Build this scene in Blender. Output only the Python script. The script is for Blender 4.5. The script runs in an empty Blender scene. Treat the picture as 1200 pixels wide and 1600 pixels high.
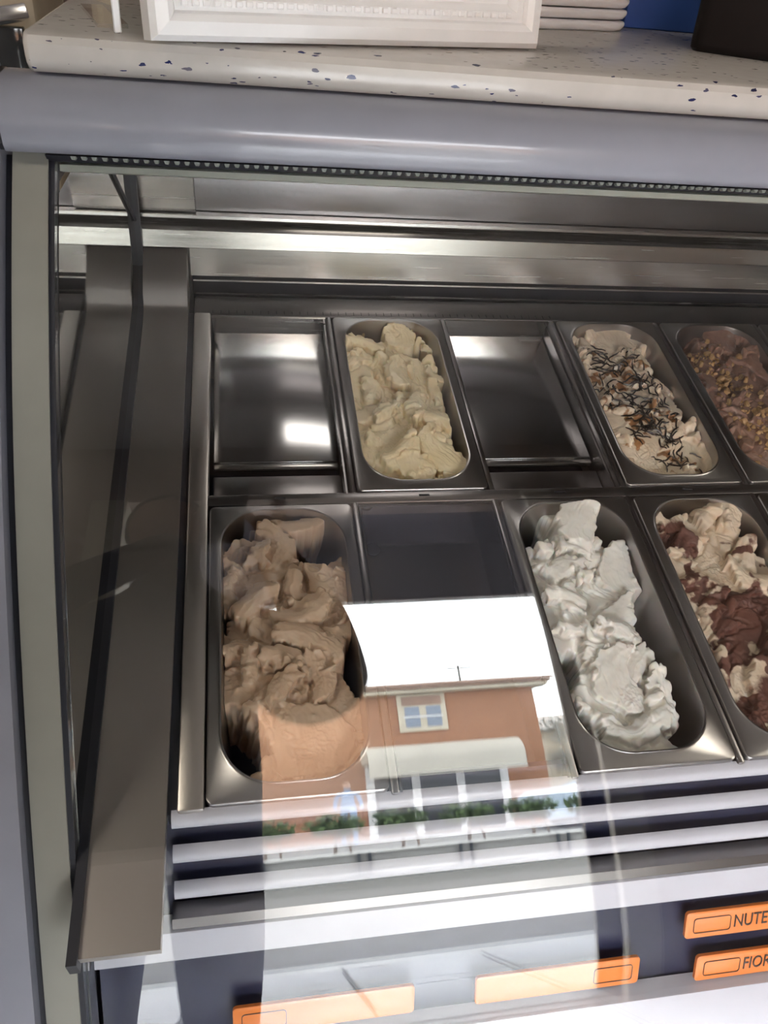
import bpy, bmesh, math, random
import numpy as np
from mathutils import Vector, Matrix

random.seed(7)
SC = bpy.context.scene
COL = SC.collection

# ------------------------------------------------------------------ camera
CAM_R = ((0.98478844, 0.02565998, -0.17185252),
         (-0.15148881, 0.61121323, -0.77683301),
         (0.08510501, 0.7910499, 0.60580293))
CAM_P = (0.0, -0.1476173, 1.5444848)
cam_d = bpy.data.cameras.new('camera')
cam = bpy.data.objects.new('camera', cam_d)
COL.objects.link(cam)
cam_d.sensor_fit = 'VERTICAL'
cam_d.sensor_height = 36.0
cam_d.lens = 36.0 * 1239.0 / 1600.0
cam_d.clip_start = 0.005
cam.matrix_world = Matrix.Translation(CAM_P) @ Matrix(CAM_R).to_4x4()
SC.camera = cam

# ------------------------------------------------------------------ sky, portal, exposure
SKY = 20.0
FILL_LIGHT = 16.0
world = bpy.data.worlds.new('overcast_sky')
SC.world = world
world.use_nodes = True
bgn = world.node_tree.nodes['Background']
bgn.inputs[0].default_value = (0.94, 0.97, 1.0, 1)
bgn.inputs[1].default_value = SKY

DOOR_X0, DOOR_X1, DOOR_H, DOOR_Y = -0.52, 1.05, 2.50, -1.45
pl = bpy.data.lights.new('door_portal', 'AREA')
pl.shape = 'RECTANGLE'; pl.size = DOOR_X1 - DOOR_X0; pl.size_y = DOOR_H
pl.cycles.is_portal = True
po = bpy.data.objects.new('door_portal', pl)
COL.objects.link(po)
po.location = ((DOOR_X0 + DOOR_X1) / 2, DOOR_Y - 0.02, DOOR_H / 2)
po.rotation_euler = (math.radians(90), 0, math.radians(180))   # shines into the room (+Y)

SC.view_settings.view_transform = 'Standard'
SC.view_settings.look = 'None'
SC.view_settings.exposure = 0.08
SC.view_settings.gamma = 1.0
SC.view_settings.use_curve_mapping = False
SC.cycles.use_denoising = True
SC.cycles.max_bounces = 12
SC.cycles.diffuse_bounces = 5
SC.cycles.glossy_bounces = 6
SC.cycles.transparent_max_bounces = 24
SC.cycles.sample_clamp_indirect = 12.0
SC.cycles.caustics_reflective = True

# ------------------------------------------------------------------ material helpers
def new_mat(name):
    m = bpy.data.materials.new(name); m.use_nodes = True
    nt = m.node_tree
    return m, nt, nt.nodes['Principled BSDF']

def link(nt, a, b): nt.links.new(a, b)

def plain(name, col, rough=0.5, metal=0.0, var=0.06, scale=30.0, bump=0.0, spec=0.5, coat=0.0):
    m, nt, p = new_mat(name)
    tc = nt.nodes.new('ShaderNodeTexCoord')
    nz = nt.nodes.new('ShaderNodeTexNoise'); nz.inputs['Scale'].default_value = scale; nz.inputs['Detail'].default_value = 4
    link(nt, tc.outputs['Object'], nz.inputs['Vector'])
    rp = nt.nodes.new('ShaderNodeValToRGB')
    rp.color_ramp.elements[0].position = 0.3; rp.color_ramp.elements[1].position = 0.7
    rp.color_ramp.elements[0].color = tuple(c * (1 - var) for c in col) + (1,)
    rp.color_ramp.elements[1].color = tuple(min(1, c * (1 + var)) for c in col) + (1,)
    link(nt, nz.outputs['Fac'], rp.inputs['Fac']); link(nt, rp.outputs['Color'], p.inputs['Base Color'])
    p.inputs['Roughness'].default_value = rough; p.inputs['Metallic'].default_value = metal
    p.inputs['Specular IOR Level'].default_value = spec
    p.inputs['Coat Weight'].default_value = coat
    if bump:
        b = nt.nodes.new('ShaderNodeBump'); b.inputs['Strength'].default_value = bump; b.inputs['Distance'].default_value = 0.002
        link(nt, nz.outputs['Fac'], b.inputs['Height']); link(nt, b.outputs['Normal'], p.inputs['Normal'])
    return m

def steel(name, col=(0.56, 0.545, 0.52), rough=0.25, axis=0, streak=0.10, aniso=0.0, bump=0.0):
    m, nt, p = new_mat(name)
    tc = nt.nodes.new('ShaderNodeTexCoord'); mp = nt.nodes.new('ShaderNodeMapping')
    sc = [260.0] * 3; sc[axis] = 5.0
    mp.inputs['Scale'].default_value = sc
    nz = nt.nodes.new('ShaderNodeTexNoise'); nz.inputs['Scale'].default_value = 1.0; nz.inputs['Detail'].default_value = 3
    link(nt, tc.outputs['Object'], mp.inputs['Vector']); link(nt, mp.outputs['Vector'], nz.inputs['Vector'])
    mr = nt.nodes.new('ShaderNodeMapRange')
    mr.inputs['To Min'].default_value = max(0.02, rough - streak); mr.inputs['To Max'].default_value = rough + streak
    link(nt, nz.outputs['Fac'], mr.inputs['Value']); link(nt, mr.outputs['Result'], p.inputs['Roughness'])
    p.inputs['Base Color'].default_value = tuple(col) + (1,); p.inputs['Metallic'].default_value = 1.0
    p.inputs['Anisotropic'].default_value = aniso
    # slow dents
    n2 = nt.nodes.new('ShaderNodeTexNoise'); n2.inputs['Scale'].default_value = 9.0; n2.inputs['Detail'].default_value = 1
    link(nt, tc.outputs['Object'], n2.inputs['Vector'])
    if bump:
        b = nt.nodes.new('ShaderNodeBump'); b.inputs['Strength'].default_value = bump; b.inputs['Distance'].default_value = 0.003
        link(nt, n2.outputs['Fac'], b.inputs['Height']); link(nt, b.outputs['Normal'], p.inputs['Normal'])
    return m

def sheet_glass(name, tint=(0.982, 0.986, 0.980), boost=1.0):
    m = bpy.data.materials.new(name); m.use_nodes = True
    nt = m.node_tree; nt.nodes.clear()
    out = nt.nodes.new('ShaderNodeOutputMaterial'); mix = nt.nodes.new('ShaderNodeMixShader')
    tr = nt.nodes.new('ShaderNodeBsdfTransparent'); gl = nt.nodes.new('ShaderNodeBsdfGlossy')
    tr.inputs['Color'].default_value = tint + (1,); gl.inputs['Roughness'].default_value = 0.0
    gl.inputs['Color'].default_value = (1, 1, 1, 1)
    lw = nt.nodes.new('ShaderNodeLayerWeight'); lw.inputs['Blend'].default_value = 0.5
    pw = nt.nodes.new('ShaderNodeMath'); pw.operation = 'POWER'; pw.inputs[1].default_value = 5.0
    ma = nt.nodes.new('ShaderNodeMath'); ma.operation = 'MULTIPLY_ADD'
    f0 = 0.043 * boost
    ma.inputs[1].default_value = 1 - f0; ma.inputs[2].default_value = f0
    link(nt, lw.outputs['Facing'], pw.inputs[0]); link(nt, pw.outputs[0], ma.inputs[0])
    link(nt, ma.outputs[0], mix.inputs['Fac']); link(nt, tr.outputs[0], mix.inputs[1]); link(nt, gl.outputs[0], mix.inputs[2])
    link(nt, mix.outputs[0], out.inputs['Surface'])
    return m

M = {}
M['steel'] = steel('brushed_steel', rough=0.24, axis=0)
M['steel_y'] = steel('brushed_steel_lengthways', (0.52, 0.485, 0.455), rough=0.36, axis=0, streak=.05, bump=0.1)
M['steel_dark'] = steel('dull_dark_steel', (0.28, 0.265, 0.27), rough=0.3, axis=0, streak=.02)
M['steel_plate'] = steel('satin_plate_steel', (0.50, 0.50, 0.51), rough=0.17, axis=0, streak=0.03)
M['steel_floor'] = steel('polished_well_steel', (0.34, 0.35, 0.40), rough=0.12, axis=0, streak=0.03, bump=0.35)
M['pan_steel'] = steel('gastronorm_steel', (0.42, 0.405, 0.405), rough=0.30, axis=1, streak=0.015)
M['mirror'] = steel('mirror_finish_end_panel', (0.46, 0.46, 0.44), rough=0.035, axis=1, streak=0.02)
M['paint'] = plain('lavender_grey_paint', (0.235, 0.24, 0.285), 0.25, var=0.03, coat=0.3)
M['slat_paint'] = plain('pale_lavender_slat_paint', (0.50, 0.50, 0.565), 0.3, var=0.02)
M['trim_beige'] = plain('beige_grey_edge_trim', (0.225, 0.22, 0.195), 0.45, var=0.03)
M['black_rubber'] = plain('black_rubber', (0.012, 0.013, 0.02), 0.5, var=0.1)
M['dark_cavity'] = plain('dark_navy_panel', (0.018, 0.02, 0.05), 0.35, var=0.1)
M['tag_orange'] = plain('orange_plastic', (0.72, 0.21, 0.045), 0.35, var=0.04)
M['tag_ink'] = plain('dark_brown_ink', (0.045, 0.03, 0.03), 0.5)
M['white_plastic'] = plain('white_plastic', (0.80, 0.80, 0.80), 0.35, var=0.02)
M['white_frame'] = plain('white_frame_paint', (0.80, 0.79, 0.785), 0.42, var=0.03, bump=0.05)
M['frame_panel'] = plain('off_white_frame_panel', (0.66, 0.65, 0.645), 0.5, var=0.02)
M['black_box'] = plain('black_brown_plastic', (0.008, 0.006, 0.006), 0.5, var=0.1, spec=0.2)
M['glass'] = sheet_glass('display_glass')
M['acrylic'] = sheet_glass('clear_acrylic', (0.93, 0.95, 0.95))
M['chrome'] = steel('chrome', (0.75, 0.75, 0.76), rough=0.08, axis=0, streak=0.02)
M['wood'] = plain('dark_brown_laminate', (0.075, 0.048, 0.034), 0.5, var=0.35, scale=8)
M['cream'] = plain('cream_enamel', (0.55, 0.47, 0.35), 0.4, var=0.04)
M['clamp'] = plain('pale_green_grey_clamp', (0.46, 0.48, 0.43), 0.35, var=0.04)
M['led'] = plain('frosted_led_diffuser', (0.16, 0.18, 0.17), 0.3, var=0.1)

def quartz():
    m, nt, p = new_mat('speckled_quartz')
    tc = nt.nodes.new('ShaderNodeTexCoord')
    mp = nt.nodes.new('ShaderNodeMapping'); mp.inputs['Scale'].default_value = (105, 270, 270); mp.inputs['Rotation'].default_value = (0.5, 0.3, 0.6)
    link(nt, tc.outputs['Object'], mp.inputs['Vector'])
    nw = nt.nodes.new('ShaderNodeTexNoise'); nw.inputs['Scale'].default_value = 1.3
    link(nt, mp.outputs['Vector'], nw.inputs['Vector'])
    va = nt.nodes.new('ShaderNodeVectorMath'); va.operation = 'MULTIPLY_ADD'; va.inputs[1].default_value = (0.8, 0.8, 0.8)
    link(nt, nw.outputs['Color'], va.inputs[0]); link(nt, mp.outputs['Vector'], va.inputs[2])
    vo = nt.nodes.new('ShaderNodeTexVoronoi'); vo.inputs['Scale'].default_value = 1.0
    link(nt, va.outputs[0], vo.inputs['Vector'])
    sx = nt.nodes.new('ShaderNodeSeparateColor'); link(nt, vo.outputs['Color'], sx.inputs[0])
    # chip where cell random value is high and near the cell centre (size varies by cell)
    lt = nt.nodes.new('ShaderNodeMath'); lt.operation = 'MULTIPLY_ADD'; lt.inputs[1].default_value = 0.36; lt.inputs[2].default_value = 0.04
    link(nt, sx.outputs[1], lt.inputs[0])
    cmp_ = nt.nodes.new('ShaderNodeMath'); cmp_.operation = 'LESS_THAN'
    link(nt, vo.outputs['Distance'], cmp_.inputs[0]); link(nt, lt.outputs[0], cmp_.inputs[1])
    gt = nt.nodes.new('ShaderNodeMath'); gt.operation = 'GREATER_THAN'; gt.inputs[1].default_value = 0.80
    link(nt, sx.outputs[0], gt.inputs[0])
    mu = nt.nodes.new('ShaderNodeMath'); mu.operation = 'MULTIPLY'
    link(nt, cmp_.outputs[0], mu.inputs[0]); link(nt, gt.outputs[0], mu.inputs[1])
    chip = nt.nodes.new('ShaderNodeValToRGB'); link(nt, sx.outputs[2], chip.inputs['Fac'])
    chip.color_ramp.elements[0].color = (0.02, 0.02, 0.05, 1); chip.color_ramp.elements[1].color = (0.10, 0.09, 0.12, 1)
    e = chip.color_ramp.elements.new(0.5); e.color = (0.012, 0.018, 0.10, 1)
    n2 = nt.nodes.new('ShaderNodeTexNoise'); n2.inputs['Scale'].default_value = 60; link(nt, tc.outputs['Object'], n2.inputs['Vector'])
    bs = nt.nodes.new('ShaderNodeValToRGB'); link(nt, n2.outputs['Fac'], bs.inputs['Fac'])
    bs.color_ramp.elements[0].color = (0.44, 0.412, 0.38, 1); bs.color_ramp.elements[1].color = (0.51, 0.48, 0.445, 1)
    mx = nt.nodes.new('ShaderNodeMix'); mx.data_type = 'RGBA'
    link(nt, mu.outputs[0], mx.inputs[0]); link(nt, bs.outputs['Color'], mx.inputs[6]); link(nt, chip.outputs['Color'], mx.inputs[7])
    link(nt, mx.outputs[2], p.inputs['Base Color'])
    p.inputs['Roughness'].default_value = 0.16
    return m
M['quartz'] = quartz()

# ------------------------------------------------------------------ mesh helpers
def mk(name, verts, faces, mat=None, parent=None, smooth=False, sharp=None):
    me = bpy.data.meshes.new(name)
    me.from_pydata([tuple(v) for v in verts], [], faces)
    me.update()
    return mko(name, me, mat, parent, smooth, sharp)

def mko(name, me, mat=None, parent=None, smooth=False, sharp=None):
    if smooth:
        me.shade_smooth()
        if sharp: me.set_sharp_from_angle(angle=math.radians(sharp))
    o = bpy.data.objects.new(name, me)
    COL.objects.link(o)
    if mat is not None and not me.materials: me.materials.append(mat)
    if parent is not None: o.parent = parent
    return o

def empty(name, loc=(0, 0, 0), rot=(0, 0, 0), parent=None):
    o = bpy.data.objects.new(name, None); COL.objects.link(o)
    o.location = loc; o.rotation_euler = rot; o.empty_display_size = 0.05
    if parent is not None: o.parent = parent
    return o

def tag(o, label, cat, group=None, kind=None):
    o['label'] = label
    if cat: o['category'] = cat
    if group: o['group'] = group
    if kind: o['kind'] = kind
    return o

def box_mesh(name, x0, x1, y0, y1, z0, z1, bev=0.0, seg=2):
    bm = bmesh.new(); bmesh.ops.create_cube(bm, size=1)
    for v in bm.verts:
        v.co = ((x0 + x1) / 2 + v.co.x * (x1 - x0), (y0 + y1) / 2 + v.co.y * (y1 - y0), (z0 + z1) / 2 + v.co.z * (z1 - z0))
    if bev: bmesh.ops.bevel(bm, geom=bm.edges[:], offset=bev, segments=seg, profile=0.5, affect='EDGES')
    me = bpy.data.meshes.new(name); bm.to_mesh(me); bm.free(); return me

def box(name, x0, x1, y0, y1, z0, z1, mat, parent=None, bev=0.0, seg=2):
    me = box_mesh(name, x0, x1, y0, y1, z0, z1, bev, seg)
    return mko(name, me, mat, parent, smooth=bool(bev), sharp=40)

def extrude_x(name, prof, x0, x1, mat, parent=None, closed=True, smooth=True, sharp=35):
    """profile of (y, z) points swept along X; closed -> capped solid"""
    n = len(prof)
    v = [(x0, y, z) for y, z in prof] + [(x1, y, z) for y, z in prof]
    f = []
    for i in range(n if closed else n - 1):
        j = (i + 1) % n
        f.append((i, j, n + j, n + i))
    if closed:
        f.append(tuple(range(n - 1, -1, -1))); f.append(tuple(range(n, 2 * n)))
    o = mk(name, v, f, mat, parent)
    bm = bmesh.new(); bm.from_mesh(o.data); bmesh.ops.recalc_face_normals(bm, faces=bm.faces[:]); bm.to_mesh(o.data); bm.free()
    if smooth:
        o.data.shade_smooth(); o.data.set_sharp_from_angle(angle=math.radians(sharp))
    return o

def tube_data(pts, rad, sides=6, cap=True):
    pts = [Vector(p) for p in pts]; n = len(pts)
    V, F = [], []
    rr = rad if hasattr(rad, '__len__') else [rad] * n
    up = Vector((0, 0, 1))
    for i, p in enumerate(pts):
        d = (pts[min(i + 1, n - 1)] - pts[max(i - 1, 0)]).normalized()
        a = d.cross(up)
        if a.length < 1e-3: a = d.cross(Vector((1, 0, 0)))
        a.normalize(); b = a.cross(d)
        for k in range(sides):
            t = 2 * math.pi * k / sides
            V.append(p + (a * math.cos(t) + b * math.sin(t)) * rr[i])
    for i in range(n - 1):
        for k in range(sides):
            F.append((i * sides + k, i * sides + (k + 1) % sides, (i + 1) * sides + (k + 1) % sides, (i + 1) * sides + k))
    if cap:
        F.append(tuple(range(sides - 1, -1, -1))); F.append(tuple(range((n - 1) * sides, n * sides)))
    return V, F

def tube(name, pts, rad, mat, parent=None, sides=8):
    V, F = tube_data(pts, rad, sides)
    return mk(name, V, F, mat, parent, smooth=True, sharp=50)

def rrect(w, l, r, n=8, cx=0.0, cy=0.0):
    pts = []
    for sx, sy, a0 in ((1, 1, 0), (-1, 1, 90), (-1, -1, 180), (1, -1, 270)):
        for k in range(n + 1):
            a = math.radians(a0 + 90 * k / n)
            pts.append((cx + sx * (w / 2 - r) + r * math.cos(a), cy + sy * (l / 2 - r) + r * math.sin(a)))
    return pts

# ------------------------------------------------------------------ noise (numpy)
_rng = np.random.RandomState(3)
_tab = _rng.rand(256, 256).astype(np.float64)
def vnoise(x, y, seed=0):
    x = x + seed * 17.13; y = y + seed * 9.71
    xi = np.floor(x).astype(int); yi = np.floor(y).astype(int)
    fx = x - xi; fy = y - yi
    fx = fx * fx * fx * (fx * (fx * 6 - 15) + 10); fy = fy * fy * fy * (fy * (fy * 6 - 15) + 10)
    g = lambda a, b: _tab[a % 256, b % 256]
    return ((g(xi, yi) * (1 - fx) + g(xi + 1, yi) * fx) * (1 - fy) + (g(xi, yi + 1) * (1 - fx) + g(xi + 1, yi + 1) * fx) * fy) * 2 - 1
def fbm(x, y, seed=0, oct_=4):
    s = 0; a = 1.0
    for o in range(oct_):
        s = s + a * vnoise(x * 2 ** o, y * 2 ** o, seed + o * 3); a *= 0.5
    return s
def sstep(a, b, x):
    t = np.clip((x - a) / (b - a), 0, 1); return t * t * (3 - 2 * t)

# ------------------------------------------------------------------ key geometry of the case
TILT = math.radians(12.0)          # the pans slope down towards the customer
CT, ST = math.cos(TILT), math.sin(TILT)
PZ0 = 0.85
def P(a, b, c=0.0):                # pan-deck coordinates -> world
    return Vector((a, b * CT - c * ST, PZ0 + b * ST + c * CT))
KN_S = [0, .15, .3, .4, .5, .56, .66, .72, .8, .9, 1.0]
KN_A = [46, 42, 36, 33, 31, 29, 28, 26.5, 23, 19, 14]
PROF = []                           # curved front glass, (y, z, lean)
_y, _z = 0.569, 1.362
for i in range(0, 901):
    s = i * 0.001; a = math.radians(np.interp(s, KN_S, KN_A))
    PROF.append((_y, _z, a)); _y -= 0.001 * math.sin(a); _z -= 0.001 * math.cos(a)
PN = np.array(PROF)
def glass_y(z): return float(np.interp(-z, -PN[:, 1], PN[:, 0]))
def glass_a(z): return float(np.interp(-z, -PN[:, 1], PN[:, 2]))
CX0, CX1 = -0.144, 1.50            # inside ends of the case

# ------------------------------------------------------------------ the setting: room
RX0, RX1, RY1, RZ = -3.2, 4.2, 3.4, 2.95
M['wall'] = plain('warm_wall_plaster', (0.24, 0.18, 0.155), 0.8, var=0.05, scale=6)
M['wall_blue'] = plain('blue_wall_paint', (0.045, 0.125, 0.46), 0.6, var=0.04, scale=6)
M['ceil'] = plain('ceiling_plaster', (0.27, 0.24, 0.225), 0.9, var=0.03, scale=5)
M['tile'] = plain('pale_grey_floor_tile', (0.80, 0.82, 0.84), 0.12, var=0.04, scale=4)
M['grout'] = plain('dark_grout', (0.10, 0.09, 0.08), 0.8)
M['jamb'] = plain('beige_door_frame', (0.50, 0.46, 0.38), 0.45, var=0.03)

def struct(o):
    o['kind'] = 'structure'; return o
floor = struct(box('floor', RX0, RX1, DOOR_Y, RY1, -0.10, -0.004, M['grout']))
ts = 0.62
tile_me = box_mesh('tile', -ts / 2 + .003, ts / 2 - .003, -ts / 2 + .003, ts / 2 - .003, -0.012, 0.0, 0.0015, 1)
tile_me.materials.append(M['tile'])
nx0, ny0 = 0.36, -1.45
for i in range(-6, 7):
    for j in range(0, 8):
        cx = nx0 + (i + 0.5) * ts; cy = ny0 + (j + 0.5) * ts
        if cx - ts / 2 < RX0 - .05 or cx + ts / 2 > RX1 + .05: continue
        o = bpy.data.objects.new('tile', tile_me); COL.objects.link(o); o.parent = floor; o.location = (cx, cy, 0.0)
struct(box('ceiling', RX0, RX1, DOOR_Y, RY1, RZ, RZ + .1, M['ceil']))
struct(box('wall_left', RX0 - .1, RX0, DOOR_Y, RY1, -.1, RZ, M['wall']))
struct(box('wall_right', RX1, RX1 + .1, DOOR_Y, RY1, -.1, RZ, M['wall']))
struct(box('wall_back', RX0, RX1, RY1, RY1 + .1, -.1, RZ, M['wall']))
wf = []
def wall_front():
    x0, x1, y0, y1 = RX0, RX1, DOOR_Y - .2, DOOR_Y
    bm = bmesh.new()
    for a, b, c, d in ((x0, DOOR_X0, -.1, RZ), (DOOR_X1, x1, -.1, RZ), (DOOR_X0, DOOR_X1, DOOR_H, RZ)):
        t = box_mesh('t', a, b, y0, y1, c, d); bm.from_mesh(t)
    me = bpy.data.meshes.new('wall_front'); bm.to_mesh(me); bm.free()
    return mko('wall_front', me, M['wall'])
struct(wall_front())
def door_frame():
    t = 0.11
    bm = bmesh.new()
    for a, b, c, d in ((DOOR_X0 - .01, DOOR_X0 + t, 0, DOOR_H), (DOOR_X1, DOOR_X1 + t, 0, DOOR_H + .02)):
        bm.from_mesh(box_mesh('t', a, b, DOOR_Y - .22, DOOR_Y + .03, c, d, .004, 1))
    me = bpy.data.meshes.new('trim_1'); bm.to_mesh(me); bm.free()
    return mko('trim_1', me, M['jamb'])
struct(door_frame())
struct(box('trim_2', DOOR_X0, DOOR_X1, DOOR_Y - .24, DOOR_Y, -.05, .012, plain('white_stone_threshold', (.78, .80, .79), .35), None, .003))

M['fill_glow'] = bpy.data.materials.new('fill_light_glow'); M['fill_glow'].use_nodes = True
_p = M['fill_glow'].node_tree.nodes['Principled BSDF']
_p.inputs['Base Color'].default_value = (.8, .8, .8, 1); _p.inputs['Emission Color'].default_value = (1.0, .90, .76, 1); _p.inputs['Emission Strength'].default_value = FILL_LIGHT
for x, side in ((-1.75, 'left of'), (2.75, 'right of')):  # added fill lights, kept out of view, to lift the gelato
    cl_ = tag(empty('ceiling_fill_light', (x, -.25, RZ)), 'added rectangular ceiling light out of view to brighten the gelato, %s the display case' % side, 'lamp')
    box('fill_light_housing', -.64, .64, -.24, .24, -.05, -.001, M['white_plastic'] , cl_, .004)
    box('fill_light_panel', -.60, .60, -.20, .20, -.056, -.0505, M['fill_glow'], cl_)

# ------------------------------------------------------------------ the street outside
M['pave'] = plain('pale_pavement', (0.34, 0.34, 0.325), 0.9, var=0.08, scale=3)
M['road'] = plain('grey_asphalt', (0.15, 0.15, 0.138), 0.95, var=0.1, scale=6)
M['yard'] = plain('pale_gravel_yard', (0.36, 0.36, 0.345), 0.95, var=0.15, scale=2)
pv = struct(box('pavement', -30, 40, -2.86, DOOR_Y - .2, -.2, -.016, M['grout']))
M['paver'] = plain('pale_bluish_paving_tile', (0.74, 0.765, 0.79), 0.4, var=0.05, scale=4)
pav_me = box_mesh('paving_tile', -ts / 2 + .007, ts / 2 - .007, -ts / 2 + .007, ts / 2 - .007, -0.02, 0.0, 0.002, 1); pav_me.materials.append(M['paver'])
for i in range(-7, 10):
    for j in range(2):
        o = bpy.data.objects.new('paving_tile', pav_me); COL.objects.link(o); o.parent = pv; o.location = (nx0 + (i + .5) * ts, -1.65 - (j + .5) * ts, -.004)
struct(box('kerb', -30, 40, -3.03, -2.86, -.2, -.004, plain('white_kerb_stone', (.70, .72, .71), .7), None, .01))
struct(box('road', -30, 40, -9.2, -3.03, -.3, -.10, M['road']))
aw = tag(empty('shop_awning', (0.6, -1.66, 2.62)), 'canvas awning of the shop over the pavement outside the door', 'awning')
mk('canvas', [(-2.4, 0, .38), (2.6, 0, .38), (2.6, -1.54, -.01), (-2.4, -1.54, -.01), (-2.4, 0, .36), (2.6, 0, .36), (2.6, -1.54, -.03), (-2.4, -1.54, -.03)],
   [(0, 1, 2, 3), (7, 6, 5, 4), (0, 4, 5, 1), (1, 5, 6, 2), (2, 6, 7, 3), (3, 7, 4, 0)], plain('grey_lavender_canvas', (.06, .055, .065), .9), aw)
tube('front_bar', [(-2.4, -1.55, -.035), (2.6, -1.55, -.035)], .022, M['white_plastic'], aw, 8)
for x in (-2.2, 2.4): tube('support_arm', [(x, 0, -.3), (x, -.8, -.05), (x, -1.53, -.05)], .018, M['chrome'], aw, 6)
struct(box('yard', -30, 40, -60, -9.2, -.3, -.05, M['yard']))

M['terracotta'] = plain('terracotta_render', (0.34, 0.17, 0.095), 0.85, var=0.05, scale=2)
M['cream_trim'] = plain('cream_trim', (0.56, 0.51, 0.40), 0.7, var=0.04)
M['roof_tile'] = plain('brown_roof_tile', (0.30, 0.20, 0.15), 0.85, var=0.2, scale=3)
M['win_glass'] = plain('window_pane', (0.20, 0.25, 0.32), 0.1, var=0.1)
M['awning'] = plain('cream_awning_canvas', (0.50, 0.475, 0.41), 0.8, var=0.05, scale=2)
M['shop_glass'] = plain('dark_shop_glass', (0.05, 0.055, 0.06), 0.1, var=0.1)

BY = -17.0
bld = tag(empty('apartment_building', (0, BY, 0)), 'terracotta building with cream framed window and awning, reflected in the glass', 'building')
box('wall', -9, 6.55, -7, 0, -.3, 4.95, M['terracotta'], bld)
box('eave_fascia', -9.3, 6.85, -.1, .32, 4.84, 4.95, M['cream_trim'], bld, .02)
roof = extrude_x('roof', [(.40, 4.95), (.40, 5.02), (-3.5, 6.0), (-7.4, 5.02), (-7.4, 4.95)], -9.35, 6.9, M['roof_tile'], bld, smooth=False)
rt = []
for k in range(9):
    a = math.pi * k / 8; rt.append((0.11 * math.cos(a), 0.075 * math.sin(a)))
V = [(x, .44, 5.02 + z) for x, z in rt] + [(x, -3.5, 6.0 + z) for x, z in rt]
F = [(i, i + 1, 9 + i + 1, 9 + i) for i in range(8)] + [tuple(range(8, -1, -1))]
rme = bpy.data.meshes.new('roof_tile'); rme.from_pydata(V, [], F); rme.materials.append(M['roof_tile'])
for k in range(70):
    o = bpy.data.objects.new('roof_tile', rme); COL.objects.link(o); o.parent = roof; o.location = (-9.2 + k * .233, 0, 0)
an = tube('antenna', [(5.4, -2.0, 5.6), (5.4, -2.0, 6.3)], .025, M['road'], bld, 6)
tube('antenna_arm', [(5.1, -2.0, 6.2), (5.75, -2.0, 6.2)], .02, M['road'], an, 6)

def bwindow(x0, x1, z0, z1, parent):
    w = box('window', x0 - .1, x1 + .1, -.05, .06, z0 - .1, z1 + .38, M['cream_trim'], parent)
    box('roller_shutter', x0, x1, .05, .09, z1, z1 + .30, M['roof_tile'], w)
    mx = (x0 + x1) / 2
    for a, b in ((x0, mx - .04), (mx + .04, x1)):
        box('pane', a + .05, b - .03, .04, .075, z0 + .04, z1 - .05, M['win_glass'], w)
    box('transom', x0, x1, .05, .10, (z0 + z1) / 2 - .03, (z0 + z1) / 2 + .02, M['white_plastic'], w)
    return w
bwindow(3.38, 4.30, 3.68, 4.45, bld)
# awning: rounded barrel canopy with closed ends
ap = [(0, 3.05)]
for k in range(0, 9):
    a = math.radians(90 - 90 * k / 8); ap.append((0.55 + .6 * math.cos(a), 2.45 + .6 * math.sin(a)))
ap += [(1.15, 1.85), (1.11, 1.85), (1.11, 2.42), (0, 2.42)]
extrude_x('awning', ap, 2.35, 5.72, M['awning'], bld)
for x in (2.5, 3.5, 4.5, 5.5):
    box('shop_pillar', x - .09, x + .09, -.02, .10, -.2, 2.4, M['white_plastic'], bld)
for a, b in ((2.59, 3.41), (3.59, 4.41), (4.59, 5.41)):
    box('shop_window', a, b, -.02, .05, .0, 2.4, M['shop_glass'], bld)

fb = tag(empty('far_house', (0, -24, 0)), 'pale cream house far right behind the terracotta building', 'building')
box('wall', 9.2, 16, -6, 0, -.3, 4.2, M['cream_trim'], fb)
extrude_x('roof', [(.4, 4.2), (-3, 5.4), (-6.4, 4.2)], 8.9, 16.3, plain('pale_roof', (.55, .5, .45), .8), fb, smooth=False)
for x in (10.2, 12.2):
    w = box('window', x, x + 1, -.02, .05, 1.6, 2.8, M['win_glass'], fb)
    box('window_sill', x - .1, x + 1.1, 0, .12, 1.5, 1.6, M['white_plastic'], w)

# low wall with paired posts beyond the road
lw_ = tag(empty('low_street_wall', (0, -9, 0)), 'low pale concrete wall with paired dark posts beyond the road', 'wall')
box('wall_body', -14, 16, -.18, 0, -.1, .20, M['pave'], lw_, .01, 1)
box('coping', -14, 16, -.2, .02, .20, .225, plain('pale_coping', (.6, .6, .57), .8), lw_, .004, 1)
pm = box_mesh('post', -.016, .016, -.02, .02, -.1, .22, .004, 1); pm.materials.append(plain('dark_iron', (.05, .06, .07), .5))
for k in range(-5, 8):
    for dx in (0, .13):
        o = bpy.data.objects.new('post', pm); COL.objects.link(o); o.parent = lw_; o.location = (1.19 + k * 1.22 + dx, .045, 0)

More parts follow.
